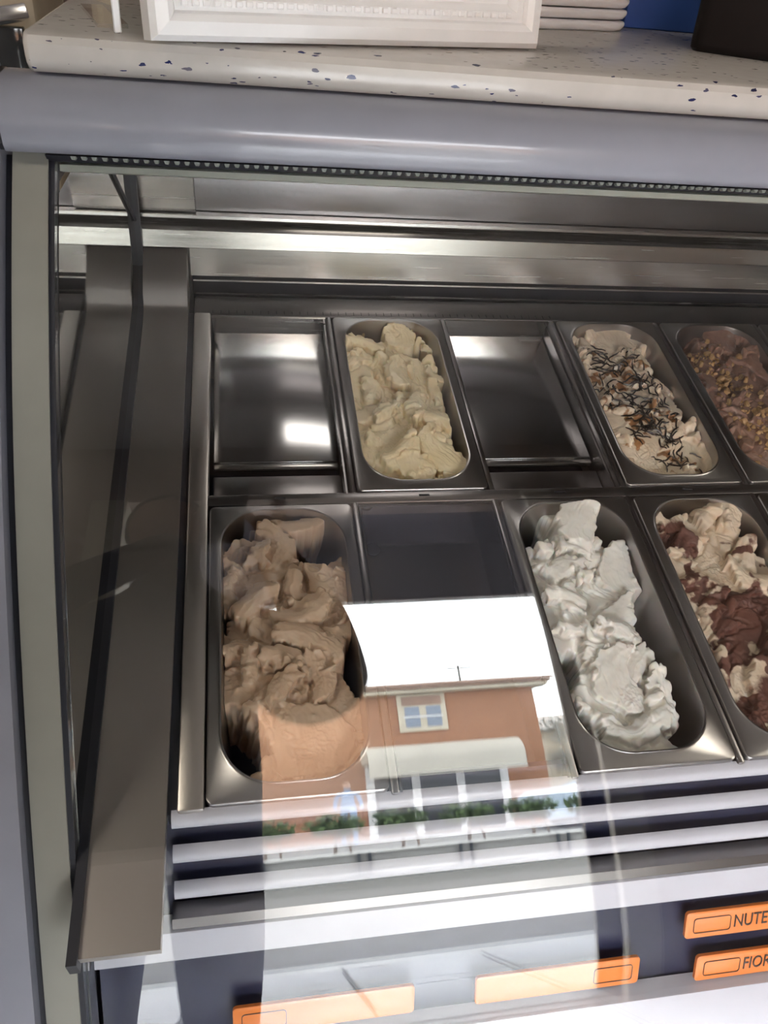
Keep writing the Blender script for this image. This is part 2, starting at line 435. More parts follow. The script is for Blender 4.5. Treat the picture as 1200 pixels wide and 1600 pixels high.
M['leaf'] = plain('hedge_leaf', (0.075, 0.12, 0.04), 0.7, var=0.5, scale=4)
M['bark'] = plain('pale_bark', (0.20, 0.16, 0.12), 0.9, var=0.2)
def leaves(name, boxes, n, size, mat, parent, seed):
    r = np.random.RandomState(seed); V = []; F = []
    for k in range(n):
        b = boxes[r.randint(len(boxes))]
        q = r.normal(size=3); q /= np.linalg.norm(q); rad = r.rand() ** .4
        c = np.array(b[0]) + q * rad * np.array(b[1])
        d = r.normal(size=3); d /= np.linalg.norm(d); e = np.cross(d, r.normal(size=3)); e /= np.linalg.norm(e)
        s = size * (0.6 + .8 * r.rand()); i = len(V)
        V += [c - d * s, c + e * s * .45, c + d * s, c - e * s * .45]; F.append((i, i + 1, i + 2, i + 3))
    o = mk(name, V, F, mat, parent); o['kind'] = 'stuff'; return o
for k in range(10):
    x = -3.0 + k * 1.05
    h = tag(empty('hedge_shrub', (x, -12, -.05)), 'small clipped green hedge shrub in the row across the road', 'shrub', 'hedge shrubs across the road')
    tube('stem', [(0, 0, 0), (.02, 0, .45)], .03, M['bark'], h, 6)
    tube('stem', [(.25, .05, 0), (.2, 0, .45)], .02, M['bark'], h, 6)
    leaves('foliage', [((0, 0, .62), (.38, .3, .22)), ((.2, 0, .58), (.27, .28, .2)), ((-.2, 0, .6), (.27, .28, .2))], 420, .06, M['leaf'], h, k)

def tree(x, y, hgt, seed, label, lm):
    t = tag(empty('street_tree', (x, y, -.05)), label, 'tree')
    tube('trunk', [(0, 0, 0), (.05, 0, hgt * .4), (0, .05, hgt * .75)], [.14, .11, .05], M['bark'], t, 8)
    r = random.Random(seed); bx = []
    for k in range(9):
        a = r.random() * 6.28; d = .35 + .5 * r.random(); z = hgt * (.42 + .5 * r.random())
        e = (d * math.cos(a), d * math.sin(a), z)
        tube('branch', [(0, 0, z - .5), (e[0] * .6, e[1] * .6, z - .1), e], [.05, .03, .015], M['bark'], t, 5)
        bx.append((e, (.5, .5, .42)))
    leaves('foliage', bx, 2400, .07, lm, t, seed)
M['overexposed_leaf'] = plain('overexposed_pale_leaf', (0.50, 0.53, 0.50), 0.7, var=0.3, scale=3)  # overexposure painted into the leaf colour
tree(9.0, -20.5, 5.0, 5, 'tree with leaves coloured pale as if overexposed, beside the terracotta building corner', M['overexposed_leaf'])
tree(10.6, -21.5, 4.2, 9, 'smaller tree, leaves likewise coloured pale as if overexposed, in front of the far cream house', M['overexposed_leaf'])

def car(x, y, label, paint, rz=0.0):
    c = tag(empty('parked_car', (x, y, -.05), (0, 0, rz)), label, 'car')
    prof = [(-2.1, .3), (-2.12, .7), (-1.9, .86), (-1.2, .95), (-.55, 1.38), (.75, 1.42), (1.5, .98), (2.0, .9), (2.1, .62), (2.08, .3)]
    n = len(prof); V = []; F = []
    for s in (-1, 1):
        for px, pz in prof:
            wd = .84 if pz < 1.0 else .66
            V.append((px, s * wd, pz))
    for i in range(n):
        j = (i + 1) % n; F.append((i, j, n + j, n + i))
    F.append(tuple(range(n))); F.append(tuple(range(2 * n - 1, n - 1, -1)))
    o = mk('body', V, F, paint, c)
    b = o.modifiers.new('b', 'BEVEL'); b.width = .06; b.segments = 2
    for s in (-1, 1):
        mk('side_window', [(-1.05, s * .80, .98), (-.5, s * .695, 1.32), (.05, s * .695, 1.34), (.05, s * .80, .98), (-1.05, s * .76, .98), (-.5, s * .64, 1.32), (.05, s * .64, 1.34), (.05, s * .76, .98)],
           [(0, 1, 2, 3), (7, 6, 5, 4), (0, 4, 5, 1), (1, 5, 6, 2), (2, 6, 7, 3), (3, 7, 4, 0)], M['shop_glass'], c)
        mk('side_window', [(.12, s * .80, .98), (.12, s * .695, 1.34), (.72, s * .695, 1.35), (1.3, s * .80, .98), (.12, s * .76, .98), (.12, s * .64, 1.34), (.72, s * .64, 1.35), (1.3, s * .76, .98)],
           [(0, 1, 2, 3), (7, 6, 5, 4), (0, 4, 5, 1), (1, 5, 6, 2), (2, 6, 7, 3), (3, 7, 4, 0)], M['shop_glass'], c)
        for wx in (-1.3, 1.3):
            w = mk('wheel', *tube_data([(wx, s * .62, .31), (wx, s * .87, .31)], .31, 16), M['black_rubber'], c)
            mk('hub_cap', *tube_data([(wx, s * .86, .31), (wx, s * .885, .31)], .18, 12), M['chrome'], w)
    return c
car(7.4, -14.6, 'light blue parked car beyond the hedge, reflected in the glass', plain('light_blue_car_paint', (.42, .52, .62), .25, coat=.5))

# ------------------------------------------------------------------ people (seen only as reflections)
def skin_body(name, joints, bones, parent, mat, root=0, sub=2):
    me = bpy.data.meshes.new(name)
    me.from_pydata([j[0] for j in joints], bones, [])
    o = bpy.data.objects.new(name, me); COL.objects.link(o); o.parent = parent
    sk = o.modifiers.new('skin', 'SKIN'); sk.use_smooth_shade = True; sk.branch_smoothing = 0.4
    sv = me.skin_vertices[0].data
    for i, j in enumerate(joints):
        r = j[1]; sv[i].radius = (r, r) if not hasattr(r, '__len__') else r
        sv[i].use_root = (i == root)
    ss = o.modifiers.new('sub', 'SUBSURF'); ss.levels = sub; ss.render_levels = sub
    me.materials.append(mat)
    return o
M['dark_cloth'] = plain('dark_clothing', (0.02, 0.02, 0.03), 0.9, var=0.2)
M['skin'] = plain('skin', (0.42, 0.26, 0.19), 0.55, var=0.05)
M['hair'] = plain('dark_hair', (0.02, 0.015, 0.012), 0.6, var=0.3)
def photographer():
    p = tag(empty('person', (-0.16, -0.56, 0)), 'person in dark clothes holding up a phone, a dark reflection in the glass', 'person')
    J = [((0, 0, .98), (.20, .12)),            # 0 pelvis
         ((0, 0, 1.15), (.215, .12)), ((0, .01, 1.30), (.22, .12)), ((0, 0, 1.43), (.15, .10)),   # 1-3 spine
         ((0, .02, 1.52), .058), ((0, .05, 1.62), (.075, .09)), ((0, .05, 1.74), (.07, .085)),  # 4-6 neck, head
         ((.20, .0, 1.36), .105), ((.285, .10, 1.175), .115), ((.265, .27, 1.34), .055), ((.19, .355, 1.46), .034),   # 7-10 right arm
         ((-.19, .0, 1.42), .068), ((-.44, .08, 1.17), .085), ((-.16, .28, 1.38), .05), ((.06, .345, 1.48), .034),  # 11-14 left arm
         ((.095, 0, .88), .10), ((.10, .02, .50), .068), ((.10, -.02, .10), .048), ((.11, .10, .035), .04), ((.115, .17, .03), .032),
         ((-.095, 0, .88), .10), ((-.10, .02, .50), .068), ((-.10, -.02, .10), .048), ((-.11, .10, .035), .04), ((-.115, .17, .03), .032)]
    B = [(0, 1), (1, 2), (2, 3), (3, 4), (4, 5), (5, 6), (3, 7), (7, 8), (8, 9), (9, 10), (3, 11), (11, 12), (12, 13), (13, 14),
         (0, 15), (15, 16), (16, 17), (17, 18), (18, 19), (0, 20), (20, 21), (21, 22), (22, 23), (23, 24)]
    skin_body('clothed_body', J, B, p, M['dark_cloth'])
    # head with hair
    hb = bmesh.new(); bmesh.ops.create_uvsphere(hb, u_segments=24, v_segments=16, radius=1)
    for v in hb.verts:
        x, y, z = v.co; k = 1 - .22 * max(0, -z)
        v.co = (x * .078 * k, y * .098 * k, z * .118)
        if y > .75 and -.25 < z < .15 and abs(x) < .22: v.co.y += .016
    hm = bpy.data.meshes.new('head'); hb.to_mesh(hm); hb.free()
    hd = mko('head', hm, M['skin'], p, True); hd.location = (0, .06, 1.68)
    hb = bmesh.new(); bmesh.ops.create_uvsphere(hb, u_segments=24, v_segments=16, radius=1)
    bmesh.ops.delete(hb, geom=[v for v in hb.verts if v.co.z < -.35 or (v.co.y > .35 and v.co.z < .45)], context='VERTS')
    for v in hb.verts: v.co = (v.co.x * .086, v.co.y * .106, v.co.z * .126)
    hm = bpy.data.meshes.new('hair'); hb.to_mesh(hm); hb.free()
    ho = mko('hair', hm, M['hair'], p, True); ho.location = (0, .055, 1.685); ho.modifiers.new('s', 'SOLIDIFY').thickness = .008
    # hands: palm with five fingers closing on the phone edges
    for s, (hx, hy, hz) in ((1, (.19, .36, 1.47)), (-1, (.06, .352, 1.485))):
        jj = [((hx, hy, hz), (.022, .014)), ((hx + s * .008, hy + .012, hz + .05), (.032, .013))]; bb = [(0, 1)]
        hand = skin_body('hand', jj, bb, p, M['skin'])
        for k, ln in enumerate((.034, .040, .038, .030)):
            bx_ = hx + s * (.008 + .022) ; bz = hz + .028 + k * .014
            q = [((bx_ - s * .012, hy + .012, bz), .008), ((bx_ + s * .004, hy + .024, bz + .004), .0078), ((bx_ - s * .004, hy + .036, bz + .007), .0072), ((bx_ - s * ln * .55, hy + .038, bz + .008), .0062)]
            skin_body('finger', q, [(0, 1), (1, 2), (2, 3)], hand, M['skin'], sub=1)
        q = [((hx - s * .004, hy + .006, hz + .02), .010), ((hx - s * .024, hy + .012, hz + .045), .0095), ((hx - s * .034, hy + .016, hz + .075), .008)]
        skin_body('thumb', q, [(0, 1), (1, 2)], hand, M['skin'], sub=1)
photographer()
phone = tag(empty('phone', (-0.035, -0.172, 1.53), (math.radians(-40), 0, math.radians(-8))), 'dark phone held upright in both hands, its back to the glass', 'phone')
box('phone_body', -.037, .037, -.009, .0, -.08, .08, M['black_box'], phone, .004, 2)
box('camera_bump', .012, .032, .0, .0012, .05, .074, M['shop_glass'], phone, .0005, 1)

def pedestrian(x, y):
    p = tag(empty('person', (x, y, -.05)), 'person in blue top walking past the terracotta wall outside', 'person')
    J = [((0, 0, .95), (.15, .11)), ((0, 0, 1.2), (.15, .1)), ((0, 0, 1.40), (.15, .1)), ((0, 0, 1.5), .05), ((0, 0, 1.6), (.08, .09)), ((0, 0, 1.7), (.07, .08)),
         ((.18, 0, 1.38), .055), ((.24, .02, 1.1), .045), ((.25, .1, .88), .035), ((-.18, 0, 1.38), .055), ((-.24, -.02, 1.1), .045), ((-.25, .06, .88), .035),
         ((.09, 0, .85), .085), ((.1, .1, .48), .06), ((.1, .05, .08), .045), ((.1, .18, .04), .035), ((-.09, 0, .85), .085), ((-.1, -.03, .48), .06), ((-.1, -.2, .1), .045), ((-.1, -.08, .04), .035)]
    B = [(0, 1), (1, 2), (2, 3), (3, 4), (4, 5), (2, 6), (6, 7), (7, 8), (2, 9), (9, 10), (10, 11), (0, 12), (12, 13), (13, 14), (14, 15), (0, 16), (16, 17), (17, 18), (18, 19)]
    skin_body('clothed_body', J, B, p, plain('blue_clothing', (.25, .34, .5), .9), sub=1)
    hb = bmesh.new(); bmesh.ops.create_uvsphere(hb, u_segments=16, v_segments=12, radius=1)
    for v in hb.verts: v.co = (v.co.x * .08, v.co.y * .1, v.co.z * .12)
    hm = bpy.data.meshes.new('head'); hb.to_mesh(hm); hb.free()
    mko('head', hm, M['skin'], p, True).location = (0, .01, 1.66)
pedestrian(1.75, -14.8)

# ------------------------------------------------------------------ the display case
case = tag(empty('display_case', (0.68, 0.6, 0)), 'gelato display case with curved glass front, steel interior and lavender grey fascia', 'display case')
def C(o):            # parent to the case, keeping world placement
    o.parent = case; o.matrix_parent_inverse = Matrix.Translation((-0.68, -0.6, 0)); return o

# curved front glass: a real 8 mm sheet
gp = [PROF[i] for i in range(0, 901, 10)]
TH = 0.008
outer = [(y, z) for y, z, a in gp]
inner = [(y + TH * math.cos(a), z - TH * math.sin(a)) for y, z, a in gp]
C(extrude_x('front_glass', outer + inner[::-1], -0.1445, CX1, M['glass'], None, True, True, 30))
# beige edge trim and black seal on the left end of the glass
def strip(name, o0, o1, x0, x1, mat):
    a = [(y - o0 * math.cos(t), z + o0 * math.sin(t)) for y, z, t in gp]
    b = [(y + o1 * math.cos(t), z - o1 * math.sin(t)) for y, z, t in gp]
    return C(extrude_x(name, a + b[::-1], x0, x1, mat, None, True, True, 40))
strip('edge_trim', .0035, .016, -.1760, -.1490, M['trim_beige'])
strip('edge_seal', .001, .016, -.1490, -.1446, M['black_rubber'])
strip('edge_seal', -.004, .03, -.1825, -.1760, M['black_rubber'])
# painted end panel (left): follows the glass, then straight to floor and back
ep = [(y - .012 * math.cos(t), z + .012 * math.sin(t)) for y, z, t in gp if z < 1.36]
ep = [(.60, 1.425), (.578, 1.418), (.560, 1.40), (.553, 1.375)] + ep + [(ep[-1][0] - .01, .30), (ep[-1][0], .08), (1.10, .08), (1.12, 1.22), (.70, 1.30)]
C(extrude_x('end_panel', ep, -.225, -.1825, M['paint'], None, True, True, 30))
C(extrude_x('end_panel', ep, CX1 + .004, CX1 + .035, M['paint'], None, True, True, 30))
# fascia beam
fa = [(.600, 1.4175), (.572, 1.4165), (.558, 1.408), (.5495, 1.395), (.5475, 1.383), (.549, 1.372), (.553, 1.3665), (.562, 1.3645), (.60, 1.366)]
C(extrude_x('fascia', fa, -.1780, CX1, M['paint'], None, True, True, 60))
C(extrude_x('fascia_seal', [(y + .004, z) for y, z in fa], -.1826, -.1779, M['black_rubber'], None, True, False))
C(extrude_x('top_seal', [(.557, 1.3642), (.585, 1.3642), (.585, 1.352), (.5635, 1.358)], -.150, CX1, M['black_rubber'], None, True, False))
C(extrude_x('glass_clamp', [(.5775, 1.352), (.600, 1.352), (.600, 1.347), (.587, 1.3435), (.575, 1.3475)], -.144, CX1, M['clamp'], None, True, True))
lv = []; lf = []
for k in range(200):
    x = -.13 + k * .008
    i = len(lv); r = .0016
    pts = [(x, .5515, 1.3655), (x + .0045, .5515, 1.3655), (x + .0045, .5560, 1.3632), (x, .5560, 1.3632), (x + .001, .5505, 1.3632), (x + .0035, .5505, 1.3632), (x + .0035, .5555, 1.3615), (x + .001, .5555, 1.3615)]
    lv += pts; lf += [(i, i + 1, i + 2, i + 3), (i + 4, i + 7, i + 6, i + 5), (i, i + 4, i + 5, i + 1), (i + 1, i + 5, i + 6, i + 2), (i + 2, i + 6, i + 7, i + 3), (i + 3, i + 7, i + 4, i)]
ledo = C(mk('light_strip', lv, lf, M['led'])); ledo['kind'] = 'stuff'
# case roof under the worktop and body below the deck
C(box('roof_panel', CX0, CX1, .585, 1.12, 1.367, 1.405, M['steel_dark']))
M['patch_glow'] = bpy.data.materials.new('plate_patch_glow'); M['patch_glow'].use_nodes = True
_p = M['patch_glow'].node_tree.nodes['Principled BSDF']
_p.inputs['Emission Color'].default_value = (1.0, .93, .86, 1); _p.inputs['Emission Strength'].default_value = 4.5
C(box('added_glow_panel', .097, .300, .865, .945, 1.361, 1.3665, M['patch_glow']))  # added glowing panel, mirrored as the bright patch on the blank plate
C(extrude_x('body_shell', [(glass_y(.60) + .03, .60), (1.12, .60), (1.12, .05), (glass_y(.60) + .03, .05)], -.188, CX1, M['paint'], None, True, False))
C(box('plinth', -.17, CX1, .2, 1.1, 0, .05, M['black_rubber']))
# mirror-finish end wall inside, left
ew = [(glass_y(z) + .016, z) for z in np.linspace(1.335, .64, 20)] + [(1.08, .64), (1.08, 1.335)]
C(extrude_x('end_wall', ew, -.1485, CX0, M['mirror'], None, True, False))
C(extrude_x('end_wall', ew, CX1 - .004, CX1, M['mirror'], None, True, False))
# rear wall stack
BYR = 1.03
C(box('rear_wall', CX0, CX1, 1.075, 1.09, .70, 1.367, M['steel']))
C(extrude_x('rear_panel', [(BYR, 1.083), (BYR, 1.124), (BYR + .03, 1.130), (BYR + .03, 1.083)], -.071, CX1, M['steel'], None, True, True, 30))
C(extrude_x('rear_rail', [(BYR - .004, 1.126), (BYR - .002, 1.150), (BYR + .008, 1.155), (BYR + .04, 1.155), (BYR + .04, 1.126)], CX0, CX1, M['steel'], None, True, True, 30))
C(extrude_x('rear_rail', [(BYR + .012, 1.163), (BYR + .012, 1.167), (BYR + .04, 1.170), (BYR + .04, 1.160)], CX0, CX1, M['steel'], None, True, True, 30))
C(extrude_x('rear_upper_panel', [(BYR + .028, 1.17), (BYR + .018, 1.232), (BYR + .03, 1.34), (BYR + .045, 1.34), (BYR + .045, 1.17)], -.060, CX1, M['steel_dark'], None, True, True, 30))
C(extrude_x('rear_corner_panel', [(BYR + .020, 1.17), (BYR + .006, 1.232), (BYR + .01, 1.34), (BYR + .045, 1.34), (BYR + .045, 1.17)], CX0, -.0605, M['steel'], None, True, True, 30))
vent = C(mk('vent_hole', *tube_data([(-.106, BYR - .002, 1.238), (-.106, BYR + .012, 1.238)], .011, 20), M['black_rubber']))
# dark air slot with two thin wires
C(box('air_slot', -.071, CX1, BYR + .030, BYR + .045, 1.0, 1.084, M['black_rubber']))
for z in (1.078, 1.058):
    C(box('slot_wire', -.068, CX1, BYR - .006, BYR - .003, z - .0012, z + .0012, M['steel']))

# tilted deck: an Empty-free approach, every deck part is given in deck coordinates
def deck_box(name, a0, a1, b0, b1, c0, c1, mat, bev=0.0):
    me = box_mesh(name, a0, a1, b0, b1, c0, c1, bev, 2)
    o = mko(name, me, mat, None, bool(bev), 40)
    o.matrix_local = Matrix.Translation((0, 0, PZ0)) @ Matrix.Rotation(TILT, 4, 'X')
    o.parent = case; o.matrix_parent_inverse = Matrix.Translation((-0.68, -0.6, 0))
    return o
PITCH, PW = 0.1747, 0.165
COLX = [-0.041 + PITCH * k for k in range(6)]
ROWB = {'back': (0.632, 0.976), 'front': (0.264, 0.612)}
PLEN = 0.346
# ledge along the left end, bending up at the back
lp = []
for b, c in ((.155, .0), (.955, .0), (.978, .002), (.990, .009), (.996, .022)):
    v = P(0, b, c); lp.append((v.y, v.z))
lp += [(1.012, 1.115), (1.03, 1.123), (1.035, 1.05), (P(0, .99, -.012).y, P(0, .99, -.012).z), (P(0, .155, -.012).y, P(0, .155, -.012).z)]
C(extrude_x('end_ledge', lp, CX0 + .008, -.0745, M['steel_y'], None, True, True, 40))
v0, v1 = P(0, .15, .004), P(0, .99, .004)
C(extrude_x('end_seal', [(v0.y, v0.z), (v1.y, v1.z), (1.02, 1.10), (1.02, 1.335), (1.03, 1.335), (1.03, 1.0), (v0.y + .003, v0.z - .02)], CX0, CX0 + .008, M['black_rubber'], None, True, False))
# slanted seal bar on the end wall
C(mk('seal_bar', *tube_data([(CX0 + .002, .83, 1.29), (CX0 + .002, 1.02, 1.165)], .0022, 6), M['black_rubber']))
deck_box('side_rail', -.0745, -.066, .262, .99, -.05, -.006, M['black_rubber'])
deck_box('side_rail', -.066, COLX[0] - .0015, .262, .985, -.02, .0, M['steel_y'], .003)
for k in range(0, 6):
    x0 = COLX[k] + PW + .0012; x1 = COLX[k] + PITCH - .0012
    for r in ('back', 'front'):
        b0, b1 = ROWB[r]
        deck_box('divider_rail', x0, x1, b0 - .002, b1 + .004, -.03, -.0015, M['steel_dark'], .002)
deck_box('cross_rail', -.066, CX1 - .01, .6135, .6305, -.03, -.001, M['steel_dark'], .002)
for k in range(6):
    deck_box('rail_slot', COLX[k] + .075, COLX[k] + .088, .6215, .6245, -.002, -.0004, M['black_rubber'])
deck_box('rear_deck_strip', -.066, CX1 - .01, .981, 1.028, -.02, -.002, M['steel_dark'], .003)
for k in range(46):
    deck_box('perforation', -.04 + k * .0115, -.0392 + k * .0115, .985, .992, -.003, -.0015, M['black_rubber'])
deck_box('tank_floor', -.07, CX1 - .01, .266, 1.02, -.165, -.155, M['dark_cavity'])
deck_box('tank_front', -.07, CX1 - .01, .2652, .2672, -.165, -.009, M['dark_cavity'])
deck_box('tank_side', -.0745, -.068, .255, 1.02, -.165, -.05, M['dark_cavity'])
# empty wells
for k, r in ((0, 'back'), (2, 'back')):
    x0, x1 = COLX[k], COLX[k] + PW
    deck_box('blank_plate', x0 + .002, x1 - .004, .712, .990, -.036, -.031, M['steel_plate'], .0015)
    deck_box('plate_lip', x0 + .002, x1 - .004, .702, .7115, -.040, -.033, M['steel'], .002)
    deck_box('well_front', x0 + .002, x1 - .002, .632, .690, -.05, -.034, M['steel_dark'], .002)
    deck_box('well_side', x1 - .002, x1 + .0005, .634, .975, -.05, -.012, M['steel_dark'])
    deck_box('well_bottom', x0, x1, .634, .985, -.075, -.07, M['dark_cavity'])
    deck_box('well_back', x0, x1, .9765, .9805, -.05, -.003, M['steel'])
x0, x1 = COLX[1], COLX[1] + PW
deck_box('well_floor', x0, x1, .264, .612, -.046, -.0415, M['steel_floor'])
deck_box('well_back', x0, x1, .6085, .6125, -.046, -.003, M['steel_floor'])
deck_box('well_side', x0, x0 + .002, .264, .608, -.046, -.003, M['steel_floor'])
deck_box('well_side', x1 - .002, x1, .264, .608, -.046, -.003, M['steel_floor'])
V, F = tube_data([(x0 + .016, .573, -.0415), (x0 + .016, .573, -.0405)], .009, 20)
dh = mk('drain_hole', V, F, M['black_rubber']); dh.matrix_local = Matrix.Translation((0, 0, PZ0)) @ Matrix.Rotation(TILT, 4, 'X')
dh.parent = case; dh.matrix_parent_inverse = Matrix.Translation((-0.68, -0.6, 0))

# front riser with three rounded slats, deck strip, tag panel and bottom channel
OFF = .035
def fy(z): return glass_y(z) + OFF
zs = np.linspace(.90, .60, 16)
C(extrude_x('front_riser', [(fy(z) + .019, z) for z in zs] + [(fy(z) + .024, z) for z in zs[::-1]], CX0 + .002, CX1, M['dark_cavity'], None, True, True, 60))
for zt in (.899, .870, .839):
    y = fy(zt)
    pr = [(y + .0065, zt + .0005), (y + .004, zt + .0005)]
    for k in range(8):
        a = math.radians(95 + 22 * k); pr.append((y + .003 + .0075 * math.cos(a), zt - .0085 + .0085 * math.sin(a)))
    pr += [(y + .0065, zt - .016)]
    C(extrude_x('front_slat', pr, -.071, CX1 - .004, M['slat_paint'], None, True, True, 50))
C(extrude_x('deck_trim', [(fy(.812), .812), (fy(.803), .803), (fy(.803) + .014, .800), (fy(.812) + .016, .812)], -.074, CX1 - .004, M['steel_dark'], None, True, True))
C(extrude_x('deck_strip', [(fy(.801) - .001, .801), (fy(.777) - .002, .777), (fy(.777) + .016, .774), (fy(.801) + .016, .801)], CX0 + .002, CX1 - .004, M['slat_paint'], None, True, True))
C(extrude_x('bottom_channel', [(fy(.672) - .004, .674), (fy(.66) - .010, .658), (fy(.64) - .014, .640), (fy(.62) - .015, .615), (fy(.62) + .015, .600), (fy(.672) + .016, .672)], CX0 + .002, CX1 - .004, M['slat_paint'], None, True, True))
C(extrude_x('bottom_seal', [(fy(.655) - .0105, .654), (fy(.652) - .0115, .650), (fy(.652) - .005, .649), (fy(.655) - .004, .655)], CX0 + .002, CX1 - .004, M['black_rubber'], None, True, False))

# ------------------------------------------------------------------ price tags
def text_mesh(s, size):
    cu = bpy.data.curves.new('t', 'FONT'); cu.body = s; cu.size = size; cu.extrude = 0.0003; cu.resolution_u = 3
    cu.align_x = 'LEFT'; cu.align_y = 'CENTER'
    o = bpy.data.objects.new('t', cu); COL.objects.link(o)
    dg = bpy.context.evaluated_depsgraph_get()
    me = bpy.data.meshes.new_from_object(o.evaluated_get(dg))
    bpy.data.objects.remove(o); me.materials.clear()
    return me
def ring_outline(w, h, r, t):
    a = rrect(w, h, r, 4); b = rrect(w - 2 * t, h - 2 * t, max(r - t, .0005), 4); n = len(a)
    V = [(x, y, 0) for x, y in a] + [(x, y, 0) for x, y in b] + [(x, y, -.0006) for x, y in a] + [(x, y, -.0006) for x, y in b]
    F = []
    for i in range(n):
        j = (i + 1) % n
        F += [(i, j, n + j, n + i), (2 * n + i, i, j, 2 * n + j)[::-1], (3 * n + i, n + i, n + j, 3 * n + j)]
    return V, F
def price_tag(x0, x1, zt, zb, text, label, box_side):
    zm = (zt + zb) / 2; y = fy(zm)
    h = math.hypot(zt - zb, fy(zt) - fy(zb)); w = x1 - x0
    a = glass_a(zm)
    t = tag(empty('price_tag', ((x0 + x1) / 2, y + .008, zm), (math.radians(90) - a, 0, 0)), label, 'price tag', 'orange price tags')
    n = len(rrect(w, h, .004, 3))
    ro = rrect(w, h, .004, 3); ri = rrect(w - .003, h - .003, .003, 3)
    V = [(x, yy, .001) for x, yy in ro] + [(x, yy, .0045) for x, yy in ro] + [(x, yy, .0055) for x, yy in ri]
    F = [tuple(range(n - 1, -1, -1)), tuple(range(2 * n, 3 * n))]
    for L in (0, n):
        for i in range(n): F.append((L + i, L + (i + 1) % n, L + n + (i + 1) % n, L + n + i))
    mk('tag_plate', V, F, M['tag_orange'], t, True, 40)
    bw = .042
    V, F = ring_outline(bw, h * .58, .0035, .0007)
    o = mk('printed_box', V, F, M['tag_ink'], t); o.location = ((-w / 2 + .008 + bw / 2) if box_side < 0 else (w / 2 - .008 - bw / 2), 0, .0062)
    if text:
        me = text_mesh(text, h * .68); me.materials.append(M['tag_ink'])
        lo = bpy.data.objects.new('lettering', me); COL.objects.link(lo); lo.parent = t
        lo.scale = (.72, 1, 1); lo.location = (-w / 2 + .008 + bw + .003, 0, .0060)
    return t
price_tag(.433, .600, .755, .727, 'NUTELLA', 'orange price tag reading NUTELLA, upper row at the right', -1)
price_tag(.451, .620, .705, .676, 'FIOR DI LATTE', 'orange price tag reading FIOR DI LATTE, lower row at the right', -1)
price_tag(.212, .386, .714, .684, None, 'faint orange price tag with blank box at its right end, lower row middle', 1)
price_tag(-.024, .150, .715, .685, None, 'orange price tag at the far left of the lower row', -1)

# ------------------------------------------------------------------ pans
OW, OL, ORAD, OCY = 0.1385, 0.322, 0.050, 0.004     # opening of a pan (width, length, corner radius, centre shift)
def pan_mesh():
    N = 10
    loops = []
    def L(w, l, r, z, cy=0.0): loops.append([(x, y, z) for x, y in rrect(w, l, r, N, 0, cy)])
    L(PW, PLEN, .007, -.0075); L(PW, PLEN, .007, -.002); L(PW - .0012, PLEN - .0012, .0065, -.0005); L(PW - .004, PLEN - .004, .006, .0)
    L(OW + .006, OL + .006, ORAD + .002, .0, OCY); L(OW + .003, OL + .003, ORAD + .001, .0013, OCY); L(OW, OL, ORAD, .0008, OCY); L(OW - .002, OL - .002, ORAD - .001, -.003, OCY)
    L(OW - .008, OL - .008, ORAD - .003, -.07, OCY); L(OW - .012, OL - .012, ORAD - .005, -.112, OCY); L(OW - .020, OL - .020, ORAD - .008, -.120, OCY); L(OW - .034, OL - .034, ORAD - .014, -.122, OCY)
    n = len(loops[0]); V = [p for l in loops for p in l]; F = []
    for i in range(len(loops) - 1):
        for k in range(n):
            F.append((i * n + k, i * n + (k + 1) % n, (i + 1) * n + (k + 1) % n, (i + 1) * n + k))
    F.append(tuple((len(loops) - 1) * n + k for k in range(n)))
    # outside shell (thin wall)
    b = len(V)
    outer = [[(x, y, z) for x, y in rrect(OW - s + .003, OL - s + .003, ORAD, N, 0, OCY)] for s, z in ((.0, -.003), (.012, -.1235))]
    for l in outer: V += l
    for k in range(n): F.append((b + k, b + n + k, b + n + (k + 1) % n, b + (k + 1) % n))
    F.append(tuple(b + 2 * n - 1 - k for k in range(n)))
    me = bpy.data.meshes.new('gelato_pan'); me.from_pydata(V, [], F)
    me.materials.append(M['pan_steel']); me.shade_smooth(); me.set_sharp_from_angle(angle=math.radians(50))
    return me
PAN_ME = pan_mesh()
def deck_matrix(a, b, c=0.0): return Matrix.Translation(P(a, b, c)) @ Matrix.Rotation(TILT, 4, 'X')
def add_pan(k, row, label):
    o = bpy.data.objects.new('gelato_pan', PAN_ME); COL.objects.link(o)
    b0, b1 = ROWB[row]
    o.matrix_world = deck_matrix(COLX[k] + PW / 2, (b0 + b1) / 2, .0008)
    tag(o, label, 'pan', 'steel gelato pans in the case')
    return o.matrix_world.copy()

